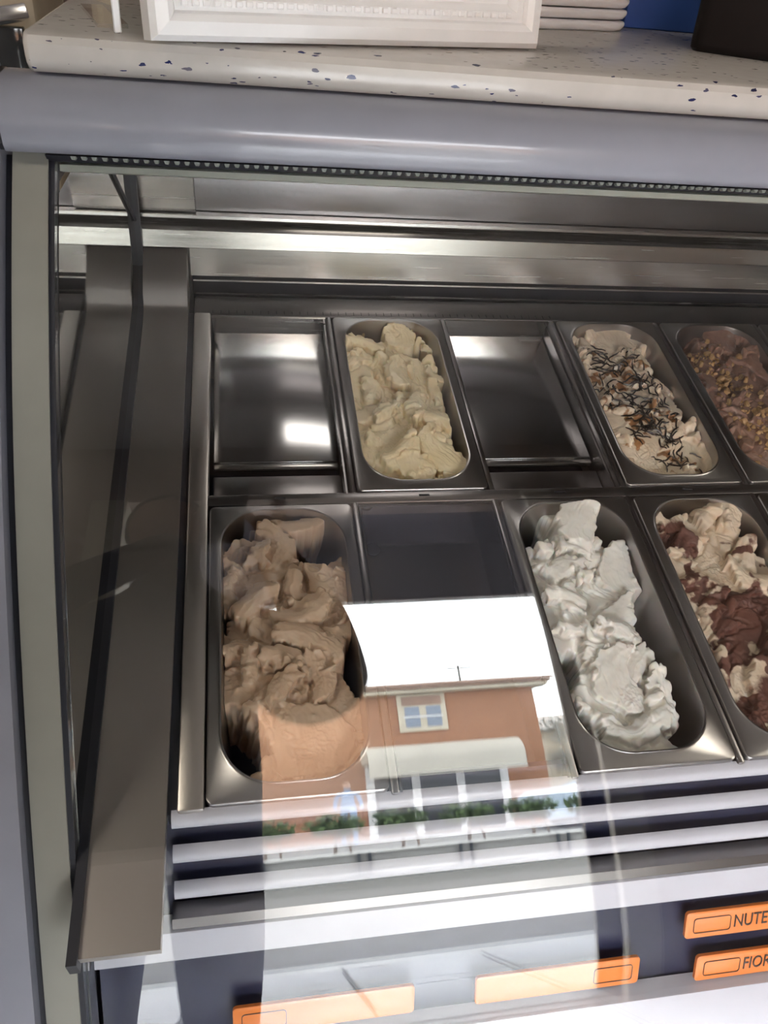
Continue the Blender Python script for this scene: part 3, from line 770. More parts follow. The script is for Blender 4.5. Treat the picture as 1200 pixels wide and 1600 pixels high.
# ------------------------------------------------------------------ gelato sculpting
GNX, GNY = 236, 548
def mm(u, v): return (u - .5) * OW, (.5 - v) * OL
class Gel:
    def __init__(s, seed, base=-24., holes=(), lobes=()):
        s.seed = seed
        xs = np.linspace(-OW / 2 - .001, OW / 2 + .001, GNX); ys = np.linspace(OL / 2 + .001, -OL / 2 - .001, GNY)
        s.X, s.Y = np.meshgrid(xs, ys)
        s.U = s.X / OW + .5; s.V = .5 - s.Y / OL
        s.wx = s.X * 1000 + 4.5 * fbm(s.X * 38, s.Y * 38, seed + 40); s.wy = s.Y * 1000 + 4.5 * fbm(s.X * 38, s.Y * 38, seed + 50)
        B = np.full(s.X.shape, float(base)) + 5 * fbm(s.X * 16, s.Y * 16, seed, 2)
        un = s.U + .05 * fbm(s.X * 30, s.Y * 30, seed + 7); vn = s.V + .03 * fbm(s.X * 30, s.Y * 30, seed + 8)
        for (u, v, ru, rv, h) in lobes: B += h * np.exp(-(((un - u) / ru) ** 2 + ((vn - v) / rv) ** 2))
        s.hole = np.zeros_like(B)
        for (u, v, ru, rv, d) in holes:
            q = np.sqrt(((un - u) / ru) ** 2 + ((vn - v) / rv) ** 2)
            s.hole = np.maximum(s.hole, d * (1 - sstep(.62, 1.08, q)))
        s.B = B; s.H = B.copy(); s.mask = np.zeros_like(B); s.gate = fbm(s.X * 22, s.Y * 22, seed + 61, 2)
    def at(s, u, v, arr=None):
        i = int(np.clip(v * (GNY - 1), 0, GNY - 1)); j = int(np.clip(u * (GNX - 1), 0, GNX - 1)); return (s.H if arr is None else arr)[i, j]
    def stroke(s, u, v, ang, L, W, dh=4., tilt=6., bow=5., soft=1.6, rag=1.6, curl=3., ridges=.5, rel=True, cup=0., crease=1.7, lip=.8):
        cx, cy = mm(u, v); cx *= 1000; cy *= 1000
        a = math.radians(ang); ca, sa = math.cos(a), math.sin(a)
        rad = math.hypot(L, W) * .5 + 16
        j0 = int(np.clip(((cx - rad) / 1000 / OW + .5) * GNX, 0, GNX - 2)); j1 = int(np.clip(((cx + rad) / 1000 / OW + .5) * GNX, j0 + 2, GNX))
        i0 = int(np.clip((.5 - (cy + rad) / 1000 / OL) * GNY, 0, GNY - 2)); i1 = int(np.clip((.5 - (cy - rad) / 1000 / OL) * GNY, i0 + 2, GNY))
        w = (slice(i0, i1), slice(j0, j1)); X, Y, H = s.X[w], s.Y[w], s.H[w]
        dx = s.wx[w] - cx; dy = s.wy[w] - cy
        p = dx * ca + dy * sa; q = -dx * sa + dy * ca
        q = q + 0.011 * p * p * (1 if (int(u * 97 + v * 61) % 2) else -1)       # curved strokes
        e = (np.abs(2 * p / L) ** 2.6 + np.abs(2 * q / W) ** 2.6) ** (1 / 2.6)
        lead = sstep(-.1, .6, p / L)
        d = (1 - e) * min(L, W) * .5 + rag * fbm(X * 190, Y * 190, s.seed + int(u * 100), 3) * lead
        alpha = sstep(0, soft * 1.6, d)
        tt = np.clip(p / L, -.6, .6); qq = np.clip(2 * q / W, -1.2, 1.2)
        h0 = s.at(u, v, s.B) if rel else 0
        h = h0 + dh + tilt * tt + bow * (1 - qq ** 2) + curl * np.exp(-((tt - .45) / .08) ** 2) + cup * qq ** 2
        h = h + ridges * vnoise(q * .55, p * .03, s.seed + int(v * 50)) + .35 * ridges * vnoise(q * 1.4, p * .06, s.seed + 9) + .35 * fbm(X * 120, Y * 120, s.seed + 3, 2)
        h = h + lip * np.exp(-((d - 1.2) / 1.0) ** 2) * (.35 + .65 * lead)
        groove = np.exp(-((d + 1.0) / 1.3) ** 2) * sstep(-4, 0, h - H + 2)
        H = H - crease * groove * (1 - alpha)
        s.H[w] = H * (1 - alpha) + h * alpha
        return alpha
    def punch(s):
        s.H = s.H - s.hole; s.B = s.B - s.hole; s.hole = np.zeros_like(s.H)
    def small(s, n, jit=2.):
        r = random.Random(s.seed + 99); done = 0
        while done < n:
            u, v = r.uniform(.04, .96), r.uniform(.03, .97)
            if s.hole[int(v * (GNY - 1)), int(u * (GNX - 1))] > 20 or s.at(u, v, s.gate) < 0: 
                done += .2; continue
            h = s.at(u, v)
            s.stroke(u, v, r.uniform(0, 360), r.uniform(9, 24), r.uniform(6, 13), h + r.uniform(-jit, jit * 1.3), r.uniform(2, 8), r.uniform(1.5, 4.5), r.uniform(1.2, 2.), r.uniform(.4, 1.2), r.uniform(1, 4), .2, rel=False, crease=1.0, lip=.5)
            done += 1
    def fill(s, n, Lr=(34, 78), Wr=(14, 30), jit=5., ang=None, sp=180.):
        r = random.Random(s.seed)
        for k in range(n):
            u, v = r.random(), (k + r.random()) / n
            a = (ang + r.uniform(-sp, sp)) if ang is not None else r.uniform(0, 360)
            s.stroke(u, v, a, r.uniform(*Lr), r.uniform(*Wr), r.uniform(-jit, jit), r.uniform(3, 15), r.uniform(3, 8), r.uniform(1.6, 3.2), r.uniform(.4, 1.5), r.uniform(0, 5), r.uniform(.2, .9))
    def finish(s, name, mat, mw, label, detail=1.0, cutoff=-88., spikes=0, small=26):
        s.small(small)
        H = s.H - s.hole
        # torn, feathery detail on ridges
        n1 = fbm(s.X * 85, s.Y * 85, s.seed + 21, 3); n2 = fbm(s.X * 210, s.Y * 210, s.seed + 22, 3)
        gate = sstep(-.1, .7, fbm(s.X * 26, s.Y * 26, s.seed + 23, 2))
        g0y, g0x = np.gradient(H); slope = np.hypot(g0x, g0y) / (OW * 1000 / GNX)
        calm = 1 / (1 + (slope / 1.6) ** 2)
        H = H + calm * detail * (.35 * n1 + gate * (1.5 * (1 - np.abs(n2)) ** 3 - .5))
        r = random.Random(s.seed + 5)
        for k in range(spikes):
            u, v = r.random() * .9 + .05, r.random() * .9 + .05; x, y = mm(u, v)
            d = np.hypot(s.X - x, s.Y - y) * 1000; H = H + r.uniform(3, 7) * np.exp(-d / 1.6)
        K = H.copy()
        for _ in range(3):
            K = (K + np.roll(K, 1, 0) + np.roll(K, -1, 0) + np.roll(K, 1, 1) + np.roll(K, -1, 1)) / 5
        H = K
        Bl = H.copy()
        for _ in range(26):
            Bl = (Bl + np.roll(Bl, 1, 0) + np.roll(Bl, -1, 0) + np.roll(Bl, 1, 1) + np.roll(Bl, -1, 1)) / 5
        gy, gx = np.gradient(Bl); st = (OW * 1000 / GNX); gx /= st; gy /= -st
        up = np.clip(H - Bl, -4, 6) * .7
        gl = np.sqrt(gx ** 2 + gy ** 2) + 1e-6; lim = np.minimum(gl, 1.0) / gl
        X = s.X - gx * lim * up * .001; Y = s.Y - gy * lim * up * .001
        Z = H * .001
        s.H = H
        # keep inside the tapering pan wall
        inset = .0012 + np.clip(-Z, 0, .12) * .05
        hw = OW / 2 - inset; hl = OL / 2 - inset; rr = ORAD - .003
        ax = np.abs(X) - (hw - rr); ay = np.abs(Y) - (hl - rr)
        out = np.hypot(np.maximum(ax, 0), np.maximum(ay, 0)) + np.minimum(np.maximum(ax, ay), 0) - rr
        k = np.where(out > 0, 1.0, 0.0)
        nrm = np.hypot(np.maximum(ax, 1e-9), np.maximum(ay, 1e-9))
        nxv = np.sign(X) * np.maximum(ax, 0) / nrm; nyv = np.sign(Y) * np.maximum(ay, 0) / nrm
        X = X - k * out * nxv; Y = Y - k * out * nyv
        idx = np.arange(GNX * GNY).reshape(GNY, GNX)
        quads = np.stack([idx[:-1, :-1], idx[1:, :-1], idx[1:, 1:], idx[:-1, 1:]], -1).reshape(-1, 4)
        Hf = H.ravel(); of = out.ravel()
        keep = (Hf[quads].max(1) > cutoff) & (of[quads].min(1) < .0012)
        quads = quads[keep]
        used = np.unique(quads); remap = -np.ones(GNX * GNY, int); remap[used] = np.arange(len(used))
        co = np.stack([X.ravel(), Y.ravel() + OCY, Z.ravel()], -1)[used]; q = remap[quads]
        me = bpy.data.meshes.new(name)
        me.vertices.add(len(co)); me.vertices.foreach_set('co', co.ravel())
        me.loops.add(q.size); me.loops.foreach_set('vertex_index', q.ravel())
        me.polygons.add(len(q)); me.polygons.foreach_set('loop_start', np.arange(0, q.size, 4)); me.polygons.foreach_set('loop_total', np.full(len(q), 4))
        me.update(calc_edges=True)
        at_ = me.attributes.new('topping', 'FLOAT', 'POINT'); at_.data.foreach_set('value', s.mask.ravel()[used].astype(np.float32))
        me.materials.append(mat); me.shade_smooth()
        o = bpy.data.objects.new(name, me); COL.objects.link(o); o.matrix_world = mw
        tag(o, label, 'ice cream', 'gelato in the pans')
        return o

def gel_mat(name, c0, c1, top=None, top2=None, rough=0.36, sss=0.25, thr=(.35, .65)):
    m, nt, p = new_mat(name)
    tc = nt.nodes.new('ShaderNodeTexCoord')
    nz = nt.nodes.new('ShaderNodeTexNoise'); nz.inputs['Scale'].default_value = 28; nz.inputs['Detail'].default_value = 5
    link(nt, tc.outputs['Object'], nz.inputs['Vector'])
    rp = nt.nodes.new('ShaderNodeValToRGB'); rp.color_ramp.elements[0].position = .35; rp.color_ramp.elements[1].position = .65
    rp.color_ramp.elements[0].color = c0 + (1,); rp.color_ramp.elements[1].color = c1 + (1,)
    link(nt, nz.outputs['Fac'], rp.inputs['Fac']); colout = rp.outputs['Color']
    if top:
        at_ = nt.nodes.new('ShaderNodeAttribute'); at_.attribute_name = 'topping'
        n3 = nt.nodes.new('ShaderNodeTexNoise'); n3.inputs['Scale'].default_value = 90; n3.inputs['Detail'].default_value = 6; n3.inputs['Roughness'].default_value = .7
        link(nt, tc.outputs['Object'], n3.inputs['Vector'])
        ad = nt.nodes.new('ShaderNodeMath'); ad.operation = 'MULTIPLY_ADD'; ad.inputs[1].default_value = .9
        sb = nt.nodes.new('ShaderNodeMath'); sb.operation = 'SUBTRACT'; sb.inputs[1].default_value = .5
        link(nt, n3.outputs['Fac'], sb.inputs[0]); link(nt, sb.outputs[0], ad.inputs[0]); link(nt, at_.outputs['Fac'], ad.inputs[2])
        mr = nt.nodes.new('ShaderNodeMapRange'); mr.inputs['From Min'].default_value = thr[0]; mr.inputs['From Max'].default_value = thr[1]
        link(nt, ad.outputs[0], mr.inputs['Value'])
        tr = nt.nodes.new('ShaderNodeValToRGB'); link(nt, nz.outputs['Fac'], tr.inputs['Fac'])
        tr.color_ramp.elements[0].position = .35; tr.color_ramp.elements[1].position = .65
        tr.color_ramp.elements[0].color = top + (1,); tr.color_ramp.elements[1].color = (top2 or top) + (1,)
        mx = nt.nodes.new('ShaderNodeMix'); mx.data_type = 'RGBA'
        link(nt, mr.outputs['Result'], mx.inputs[0]); link(nt, colout, mx.inputs[6]); link(nt, tr.outputs['Color'], mx.inputs[7])
        colout = mx.outputs[2]
    link(nt, colout, p.inputs['Base Color'])
    p.inputs['Roughness'].default_value = rough
    p.inputs['Subsurface Weight'].default_value = sss
    p.inputs['Subsurface Radius'].default_value = (.006, .004, .003); p.inputs['Subsurface Scale'].default_value = 1.0
    b = nt.nodes.new('ShaderNodeBump'); b.inputs['Strength'].default_value = .12; b.inputs['Distance'].default_value = .001
    n4 = nt.nodes.new('ShaderNodeTexNoise'); n4.inputs['Scale'].default_value = 260; n4.inputs['Detail'].default_value = 3
    link(nt, tc.outputs['Object'], n4.inputs['Vector']); link(nt, n4.outputs['Fac'], b.inputs['Height']); link(nt, b.outputs['Normal'], p.inputs['Normal'])
    return m

# 1) nocciola, front row left
mw = add_pan(0, 'front', 'steel pan of light brown gelato, leftmost in the front row')
g = Gel(11, -22, holes=[(.80, .095, .26, .095, 95), (.14, .05, .26, .075, 80), (.03, .86, .26, .14, 95), (1.0, .60, .10, .12, 80), (.0, .42, .05, .05, 40), (.0, .62, .05, .05, 40)],
        lobes=[(.45, .3, .5, .2, 6), (.4, .55, .45, .2, 8), (.65, .85, .4, .2, 2)])
g.fill(34, jit=4, ang=130, sp=70)
g.stroke(.30, .19, 20, 55, 32, 9, 8, 7, 1.5, 1.2, 3)
g.stroke(.86, .34, 90, 88, 42, 2, 10, 2, 1.4, 1., 2, .25)
g.stroke(.25, .38, 35, 60, 30, 8, 6, 7)
g.stroke(.62, .44, 20, 70, 30, 7, 4, 8, 1.4, 1, 1)
g.stroke(.66, .53, 150, 78, 34, 7, 8, 8, 1.5, .8, 3)
g.stroke(.45, .60, 160, 62, 26, 9, 10, 6, 1.4, 1, 4)
g.stroke(.72, .66, 100, 60, 30, 8, 8, 6, 1.4, 1.6, 5)
g.stroke(.40, .70, 60, 52, 26, 9, 10, 5, 1.4, 2, 5)
g.stroke(.18, .62, 90, 40, 18, 6, 14, 5, 1.4, 2.4, 5)
g.stroke(.62, .86, 85, 78, 82, 0, 6, 5, 2.4, 1, 1, .3)
g.punch()
g.stroke(.47, .12, 100, 66, 34, -17, 6, 6, 1.8, 1.0, 2, rel=False)
g.stroke(.66, .045, 5, 66, 20, -12, 4, 4, 1.6, 1.6, 3, rel=False)
g.stroke(.14, .16, 60, 40, 30, -24, 6, 5, 1.6, 1.2, 3, rel=False)
MAT_NOC = gel_mat('hazelnut_gelato', (0.49, 0.355, 0.25), (0.58, 0.435, 0.315))
GN = g.finish('hazelnut_gelato', MAT_NOC, mw, 'light brown gelato in torn folds, leftmost front pan', spikes=26)

# 2) white, front row
mw = add_pan(2, 'front', 'steel pan of white gelato in the front row beside the empty well')
g = Gel(23, -24, holes=[(.12, .06, .28, .10, 85), (.86, .10, .16, .07, 60), (.98, .52, .22, .14, 85), (1.0, .80, .20, .24, 90), (.02, .68, .22, .07, 75), (.05, .93, .20, .10, 60)],
        lobes=[(.5, .12, .4, .1, 8), (.4, .45, .5, .2, 4), (.45, .75, .4, .2, 6)])
g.fill(30, jit=4, ang=150, sp=60)
g.stroke(.55, .075, 60, 70, 46, 10, 8, 4, 1.4, 2, 3)
g.stroke(.22, .16, 60, 44, 22, 8, 6, 7, 1.5, 1.2, 2)
g.stroke(.80, .30, 95, 92, 46, 4, 10, 1, 1.4, 1.2, 3, .25)
g.stroke(.35, .26, 20, 58, 26, 5, 6, 5)
g.stroke(.25, .40, 170, 54, 24, 7, 8, 6, 1.3, 1.6, 4)
g.stroke(.72, .47, 30, 56, 28, 3, 8, 4, 1.4, 2.4, 5, cup=3)
g.stroke(.60, .56, 140, 60, 26, 8, 6, 7)
g.stroke(.42, .73, 85, 82, 56, 10, 12, 3, 1.3, 3.2, 2, .25)
g.stroke(.66, .68, 40, 44, 24, 7, 12, 5, 1.3, 3., 5)
g.stroke(.74, .82, 100, 66, 34, 11, 12, 6, 1.4, 2.6, 4)
g.stroke(.20, .86, 150, 44, 18, 6, 8, 6, 1.3, 1.5, 4)
g.stroke(.50, .915, 8, 84, 30, 6, 4, 8, 2, 1, 2)
MAT_WH = gel_mat('white_gelato', (0.74, 0.715, 0.675), (0.82, 0.80, 0.765))
g.finish('white_gelato', MAT_WH, mw, 'pure white gelato with torn spatula plates, beside the empty front well', spikes=22, small=14)

# 3) tiramisu, front row right
mw = add_pan(3, 'front', 'steel pan of cream gelato dusted with cocoa, front row at right')
g = Gel(37, -20, holes=[(.35, .02, .16, .05, 50), (1.0, .16, .12, .10, 60)], lobes=[(.5, .35, .5, .2, 8), (.6, .7, .5, .2, 6)])
g.fill(36, jit=6, ang=20, sp=50)
g.stroke(.22, .06, 100, 52, 40, 6, 8, 4)
g.stroke(.78, .07, 60, 55, 44, 9, 6, 6)
g.stroke(.52, .08, 20, 30, 26, 16, 6, 8)
g.stroke(.75, .40, 160, 90, 34, 8, 8, 7)
g.stroke(.60, .86, 80, 100, 100, 6, 6, 4, 2.5, 1, 1, .3)
g.mask = sstep(-.25, .45, fbm(g.X * 30, g.Y * 30, 77, 4) + .22) * sstep(.03, .12, g.V) * sstep(.0, .18, g.U + .10 * fbm(g.X * 60, g.Y * 60, 78)) 
g.mask = np.maximum(g.mask * (1 - .8 * np.exp(-(((g.U - .75) / .2) ** 2 + ((g.V - .66) / .05) ** 2))), np.exp(-(((g.U - .6) / .4) ** 4 + ((g.V - .87) / .11) ** 4)))
g.mask *= 1 - .95 * np.exp(-(((g.U - .78) / .25) ** 4 + ((g.V - .06) / .05) ** 4))
MAT_TIR = gel_mat('cocoa_cream_gelato', (0.60, 0.48, 0.36), (0.68, 0.57, 0.45), (0.085, 0.030, 0.022), (0.15, 0.060, 0.042), rough=.55)
g.finish('cocoa_gelato', MAT_TIR, mw, 'cream gelato dusted dark with cocoa powder, front row right', spikes=16)

# 4) front row beyond, mostly out of frame
mw = add_pan(4, 'front', 'steel pan at the right edge of the front row, mostly out of view')
g = Gel(41, -30); g.fill(30)
g.finish('cream_gelato', gel_mat('edge_cream_gelato', (.55, .50, .42), (.62, .57, .49)), mw, 'pale gelato at the right edge of the front row')

# 5) yellow cream, back row
mw = add_pan(1, 'back', 'steel pan of pale yellow gelato in the back row between two empty slots')
g = Gel(53, -22, holes=[(.80, .17, .17, .06, 85), (1.0, .22, .10, .10, 70), (1.0, .60, .14, .22, 80), (.2, .03, .3, .05, 55), (.93, .42, .08, .06, 55), (.02, .90, .10, .05, 50)],
        lobes=[(.4, .3, .45, .2, 5), (.5, .8, .5, .2, 7)])
g.fill(36, (28, 66), (12, 26), jit=5, ang=110, sp=90)
g.stroke(.66, .07, 100, 50, 46, 8, 8, 5, 1.4, 2.2, 3)
g.stroke(.24, .12, 165, 70, 26, 8, 10, 7, 1.4, 1.6, 5)
g.stroke(.48, .34, 95, 60, 30, 7, 6, 8, 1.6, 1, 2)
g.stroke(.22, .42, 85, 46, 30, 4, 6, 7)
g.stroke(.30, .57, 30, 44, 24, 6, 6, 7)
g.stroke(.60, .58, 100, 62, 26, 10, 6, 8)
g.stroke(.78, .64, 165, 56, 26, 8, 6, 7)
g.stroke(.72, .84, 120, 92, 52, 6, 8, 6, 1.6, 1, 2)
g.stroke(.38, .84, 40, 60, 36, 8, 6, 7)
g.stroke(.50, .92, 100, 50, 44, 9, 6, 6)
g.punch()
g.stroke(.64, .075, 100, 48, 44, -14, 8, 5, 1.8, 1.6, 3, rel=False)
g.stroke(.84, .11, 70, 26, 10, -16, 4, 4, 1.6, 1.4, 3, rel=False)
MAT_CR = gel_mat('yellow_cream_gelato', (0.72, 0.59, 0.37), (0.82, 0.70, 0.49))
g.finish('yellow_gelato', MAT_CR, mw, 'pale yellow gelato in soft swirls, back row', spikes=26)

# 6) caramel cream with chocolate strands, back row
mw = add_pan(3, 'back', 'steel pan of cream gelato with dark strands in the back row')
g = Gel(67, -18, holes=[(1.0, .25, .16, .16, 70), (.97, .55, .10, .10, 50)], lobes=[(.45, .5, .5, .35, 8)])
g.fill(40, (26, 60), (12, 26), jit=6, ang=60, sp=60)
g.stroke(.60, .07, 80, 60, 70, 4, 6, 4, 2, 1, 2, .3)
g.stroke(.86, .84, 95, 90, 36, -9, 2, 4, 2.4, .6, 0, .25, lip=0)
g.mask = sstep(-.1, .9, fbm(g.X * 60, g.Y * 60, 91, 4)) * sstep(.08, .2, g.V) * (1 - sstep(.80, .95, g.U)) * .85
MAT_CA = gel_mat('caramel_cream_gelato', (0.66, 0.53, 0.40), (0.77, 0.65, 0.51), (0.26, 0.115, 0.045), (0.36, 0.19, 0.085))
G6 = g.finish('caramel_gelato', MAT_CA, mw, 'cream gelato with caramel and thin chocolate strands, back row', spikes=20)
M['choc'] = plain('dark_chocolate', (0.028, 0.016, 0.012), 0.35, var=0.2)
r = random.Random(17)
cl = [(.4, .22), (.5, .38), (.35, .45), (.5, .62), (.6, .68), (.45, .55), (.65, .85), (.4, .3), (.7, .45), (.55, .75)]
for k in range(150):
    c = cl[k % len(cl)]
    u = min(.88, max(.08, c[0] + r.gauss(0, .13))); v = min(.94, max(.12, c[1] + r.gauss(0, .05)))
    x, y = mm(u, v); a = r.uniform(0, 6.28); bend = r.uniform(-70, 70); pts = []
    for i in range(9):
        uu, vv = x / OW + .5, .5 - y / OL
        if not (.04 < uu < .95 and .03 < vv < .96): break
        pts.append((x, y + OCY, g.at(uu, vv) * .001 + .0008 + .0009 * math.sin(i * 1.3)))
        st = r.uniform(.0025, .0042); x += st * math.cos(a); y += st * math.sin(a); a += bend * st
    if len(pts) > 4:
        n = len(pts); tube('chocolate_strand', pts, [.0005 + .0008 * math.sin(math.pi * (i + .4) / n) for i in range(n)], M['choc'], G6, 5)

# 7) chocolate with nuts, back row
mw = add_pan(4, 'back', 'steel pan of milk chocolate gelato with nuts in the back row')
g = Gel(79, -20, holes=[(.1, .05, .3, .09, 35), (.02, .66, .16, .07, 60), (1.0, .30, .10, .12, 40)], lobes=[(.5, .5, .5, .4, 6)])
g.fill(38, (28, 60), (14, 28), jit=5)
g.stroke(.62, .06, 70, 60, 56, 4, 6, 4, 2, 1, 2, .3)
g.stroke(.86, .26, 95, 80, 34, 2, 6, 4, 1.6, 1, 1, .3)
MAT_CH = gel_mat('milk_chocolate_gelato', (0.24, 0.14, 0.105), (0.32, 0.195, 0.15))
G7 = g.finish('chocolate_gelato', MAT_CH, mw, 'milk chocolate gelato scattered with chopped nuts, back row right', spikes=16)
M['nut'] = plain('roasted_nut', (0.42, 0.26, 0.12), 0.55, var=0.25, scale=120)
nuts = []
for k in range(5):
    bm = bmesh.new(); bmesh.ops.create_icosphere(bm, subdivisions=2, radius=1)
    rr = random.Random(k)
    cut = [(Vector((rr.gauss(0, 1), rr.gauss(0, 1), rr.gauss(0, 1))).normalized(), rr.uniform(.35, .7)) for _ in range(3)]
    for v in bm.verts:
        for nn, d in cut:
            t = v.co.dot(nn)
            if t > d: v.co -= nn * (t - d)
        v.co *= 1 + rr.uniform(-.05, .05)
    me = bpy.data.meshes.new('nut_piece'); bm.to_mesh(me); bm.free(); me.materials.append(M['nut']); me.shade_smooth(); me.set_sharp_from_angle(angle=math.radians(28)); nuts.append(me)
r = random.Random(5)
for k in range(230):
    t = r.random(); u = .30 + .32 * t + r.gauss(0, .15); v = .10 + .86 * t + r.gauss(0, .03)
    if not (.06 < u < .9 and .08 < v < .95): continue
    x, y = mm(u, v); s = r.choice([.002, .0026, .0032, .0042, .0055]) * r.uniform(.8, 1.2)
    o = bpy.data.objects.new('nut_piece', nuts[k % 5]); COL.objects.link(o); o.parent = G7
    o.location = (x, y + OCY, g.at(u, v) * .001 + s * .5); o.scale = (s * r.uniform(.8, 1.3), s, s * r.uniform(.7, 1)); o.rotation_euler = (r.random() * 6, r.random() * 6, r.random() * 6)

# 8) back row, right edge
mw = add_pan(5, 'back', 'steel pan at the right edge of the back row, mostly out of view')
g = Gel(83, -26); g.fill(30)
g.finish('grey_white_gelato', gel_mat('edge_white_gelato', (.55, .54, .52), (.62, .61, .59)), mw, 'off white gelato at the right edge of the back row')

# ------------------------------------------------------------------ worktop and the things on it
WZ = 1.447
wp = [(.5755, 1.4245), (.5735, 1.430), (.5735, 1.4395), (.5765, 1.4445), (.5815, WZ), (1.12, WZ), (1.12, 1.419), (.5815, 1.419)]
wt = extrude_x('worktop', wp, -.157, 1.56, M['quartz'], None, True, True, 30)
bv = wt.modifiers.new('bevel', 'BEVEL'); bv.width = .004; bv.segments = 3; bv.limit_method = 'ANGLE'; bv.angle_limit = math.radians(60)
tag(wt, 'cream quartz worktop with dark blue flecks on top of the display case', 'worktop')

# white moulded picture frame
FRW, FRH = .362, .44
fr = tag(empty('picture_frame', (.103, .632, WZ + .0003), (math.radians(-7), 0, math.radians(20.0))), 'ornate white moulded picture frame standing on the worktop', 'picture frame')
prof = [(0, 0), (0, -.020), (.004, -.026), (.013, -.028), (.018, -.0245), (.020, -.021), (.0225, -.0225), (.0275, -.0225), (.030, -.018), (.034, -.015), (.043, -.0195), (.047, -.017), (.049, -.009), (.052, -.008), (.052, 0)]
def moulding(side):
    # mitred lengths: inward distance i, depth d
    V = []; n = len(prof)
    c = [(-FRW / 2, 0), (FRW / 2, 0), (FRW / 2, FRH), (-FRW / 2, FRH)]
    s = [(1, 1), (-1, 1), (-1, -1), (1, -1)]
    a, b = side, (side + 1) % 4
    for k in (a, b):
        for i, d in prof: V.append((c[k][0] + s[k][0] * i, d, c[k][1] + s[k][1] * i))
    F = [(i, (i + 1) % n, n + (i + 1) % n, n + i) for i in range(n)] + [tuple(range(n - 1, -1, -1)), tuple(range(n, 2 * n))]
    o = mk('moulding', V, F, M['white_frame'], fr)
    bm = bmesh.new(); bm.from_mesh(o.data); bmesh.ops.recalc_face_normals(bm, faces=bm.faces[:]); bm.to_mesh(o.data); bm.free()
    o.data.shade_smooth(); o.data.set_sharp_from_angle(angle=math.radians(25))
    return o
mo = [moulding(k) for k in range(4)]
box('backing_panel', -FRW / 2 + .05, FRW / 2 - .05, -.010, -.004, .05, FRH - .05, M['frame_panel'], fr)
bead = box_mesh('bead', -.0028, .0028, -.0245, -.0215, -.0022, .0022, .0008, 1); bead.materials.append(M['white_frame'])
nb = int((FRW - .05) / .0085)
for k in range(nb):
    o = bpy.data.objects.new('bead', bead); COL.objects.link(o); o.parent = mo[0]; o.location = (-FRW / 2 + .027 + k * .0085, 0, .025)

# stack of white square trays
def tray_mesh():
    N = 5; loops = []
    def L(w, r, z): loops.append([(x, y, z) for x, y in rrect(w, w, r, N)])
    for w, r, z in ((.134, .012, 0), (.143, .014, .002), (.1465, .015, .005), (.150, .017, .0085), (.151, .018, .0105), (.1505, .018, .0125), (.148, .017, .0145), (.143, .015, .0155), (.136, .013, .012), (.130, .012, .004), (.120, .010, .003)):
        L(w, r, z)
    n = len(loops[0]); V = [p for l in loops for p in l]
    F = [(i * n + k, i * n + (k + 1) % n, (i + 1) * n + (k + 1) % n, (i + 1) * n + k) for i in range(len(loops) - 1) for k in range(n)]
    F += [tuple(range(n - 1, -1, -1)), tuple((len(loops) - 1) * n + k for k in range(n))]
    me = bpy.data.meshes.new('white_tray'); me.from_pydata([(x, y, z * .715) for x, y, z in V], [], F); me.materials.append(M['white_frame']); me.shade_smooth(); me.set_sharp_from_angle(angle=math.radians(60)); return me
TM = tray_mesh()
ords = ['lowest', 'second from the bottom', 'third from the bottom', 'fourth from the bottom', 'fifth from the bottom', 'topmost']
for k in range(6):
    o = bpy.data.objects.new('white_tray', TM); COL.objects.link(o); o.location = (.374, .950, WZ + .0003 + k * .0114)
    o.rotation_euler = (0, 0, math.radians(20 + (.8 if k % 2 else 0)))
    tag(o, 'white square tray with rolled rim on the worktop, %s of its stack' % ords[k], 'tray', 'stacked white trays')

# black box at the right
bb = tag(empty('black_box', (.618, .790, WZ + .0003), (0, 0, math.radians(-32))), 'black rounded plastic box on the worktop at the right', 'box')
V = []; F = []
for w, l, r_, z in ((.205, .150, .012, 0), (.211, .156, .014, .003), (.212, .157, .014, .008), (.220, .165, .016, .11), (.220, .165, .016, .115)):
    V += [(x, y, z) for x, y in rrect(w, l, r_, 5)]
n = len(rrect(1, 1, .1, 5))
F = [(i * n + k, i * n + (k + 1) % n, (i + 1) * n + (k + 1) % n, (i + 1) * n + k) for i in range(4) for k in range(n)] + [tuple(range(n - 1, -1, -1)), tuple(4 * n + k for k in range(n))]
mk('box_body', V, F, M['black_box'], bb, True, 40)
V = []
for w, l, r_, z in ((.225, .170, .017, .1155), (.226, .171, .017, .135), (.216, .161, .015, .14)):
    V += [(x, y, z) for x, y in rrect(w, l, r_, 5)]
F = [(i * n + k, i * n + (k + 1) % n, (i + 1) * n + (k + 1) % n, (i + 1) * n + k) for i in range(2) for k in range(n)] + [tuple(range(n - 1, -1, -1)), tuple(2 * n + k for k in range(n))]
mk('lid', V, F, M['black_box'], bb, True, 40)

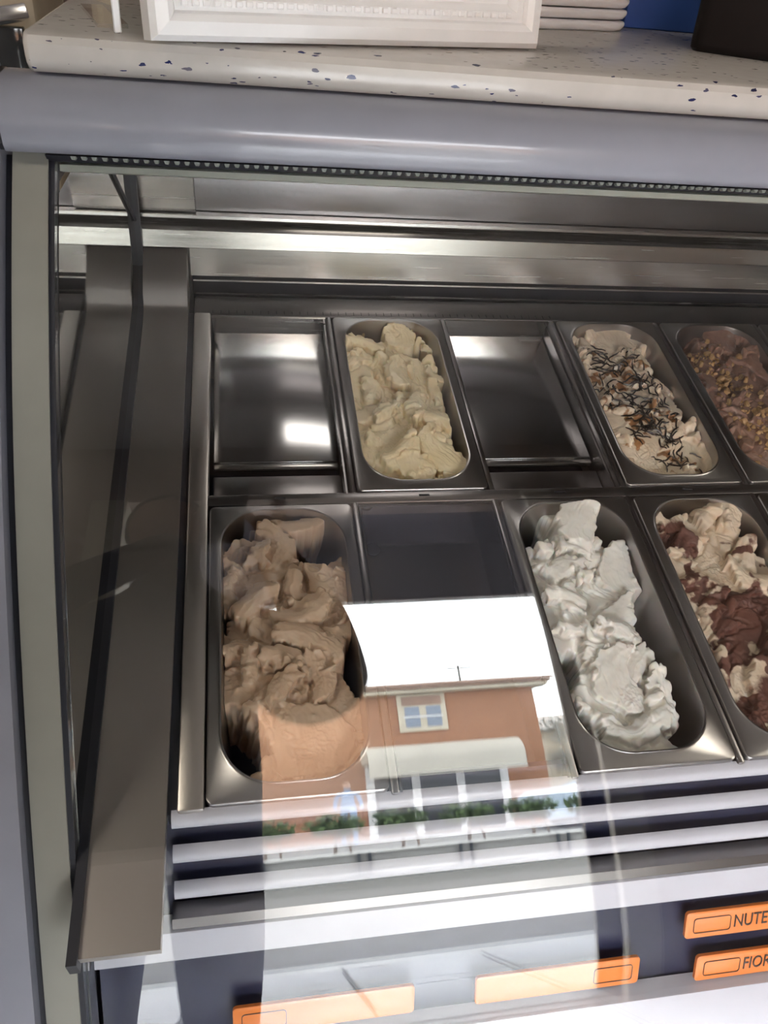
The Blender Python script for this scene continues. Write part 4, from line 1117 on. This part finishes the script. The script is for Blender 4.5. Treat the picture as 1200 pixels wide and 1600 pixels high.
# blue box behind the trays
bl = tag(empty('blue_box', (.62, 1.03, WZ + .0003)), 'plain blue box behind the white trays on the worktop', 'box')
box('box_body', -.135, .135, -.07, .07, 0, .17, M['wall_blue'], bl, .003)
box('lid', -.138, .138, -.073, .073, .1705, .20, M['wall_blue'], bl, .003)

# clear acrylic holder left of the frame
ah = tag(empty('acrylic_holder', (-.100, .640, WZ + .0003), (0, 0, math.radians(14))), 'clear acrylic upright holder with a bright edge, left of the white frame', 'holder')
box('upright_sheet', -.0025, .0025, -.045, .10, 0, .22, M['acrylic'], ah)
box('bright_edge', -.003, .003, -.0485, -.0455, 0, .22, M['white_plastic'], ah, .001, 1)
box('foot', -.012, .012, -.02, .10, 0, .003, M['acrylic'], ah)

# cabinet and cream machine with chrome lever behind on the left
sc_ = tag(empty('side_cabinet', (-.72, 1.46, 0)), 'dark brown cabinet standing behind the left end of the case', 'cabinet')
box('cabinet_body', -.45, .45, -.30, .30, .06, 1.24, M['wood'], sc_, .004)
box('cabinet_top', -.47, .47, -.32, .32, 1.241, 1.27, M['wood'], sc_, .004)
box('cabinet_door', -.44, -.005, -.318, -.301, .10, 1.22, M['wood'], sc_, .003)
box('cabinet_door', .005, .44, -.318, -.301, .10, 1.22, M['wood'], sc_, .003)
box('plinth', -.43, .43, -.28, .28, 0, .06, M['black_rubber'], sc_)
mc = tag(empty('counter_machine', (-.415, 1.32, 1.2705)), 'cream enamelled counter machine with a chrome lever, top left', 'machine')
box('machine_body', -.20, .143, -.10, .14, .02, .42, M['cream'], mc, .01)
box('machine_base', -.20, .15, -.16, .15, 0, .019, M['wood'], mc, .004)
lv_ = box('chrome_lever', -.030, .030, -.022, .022, -.009, .009, steel('satin_chrome', (.85, .85, .87), .25, 0, .03), mc, .002)
lv_.location = (.108, -.150, .112); lv_.rotation_euler = (math.radians(-14), math.radians(-8), math.radians(28))
tube('lever_stem', [(.085, -.10, .112), (.085, -.15, .112)], .006, M['chrome'], mc, 8)
box('dark_recess', .085, .125, -.115, -.1005, .025, .095, M['shop_glass'], mc, .002)  # dark block standing in for a shaded recess
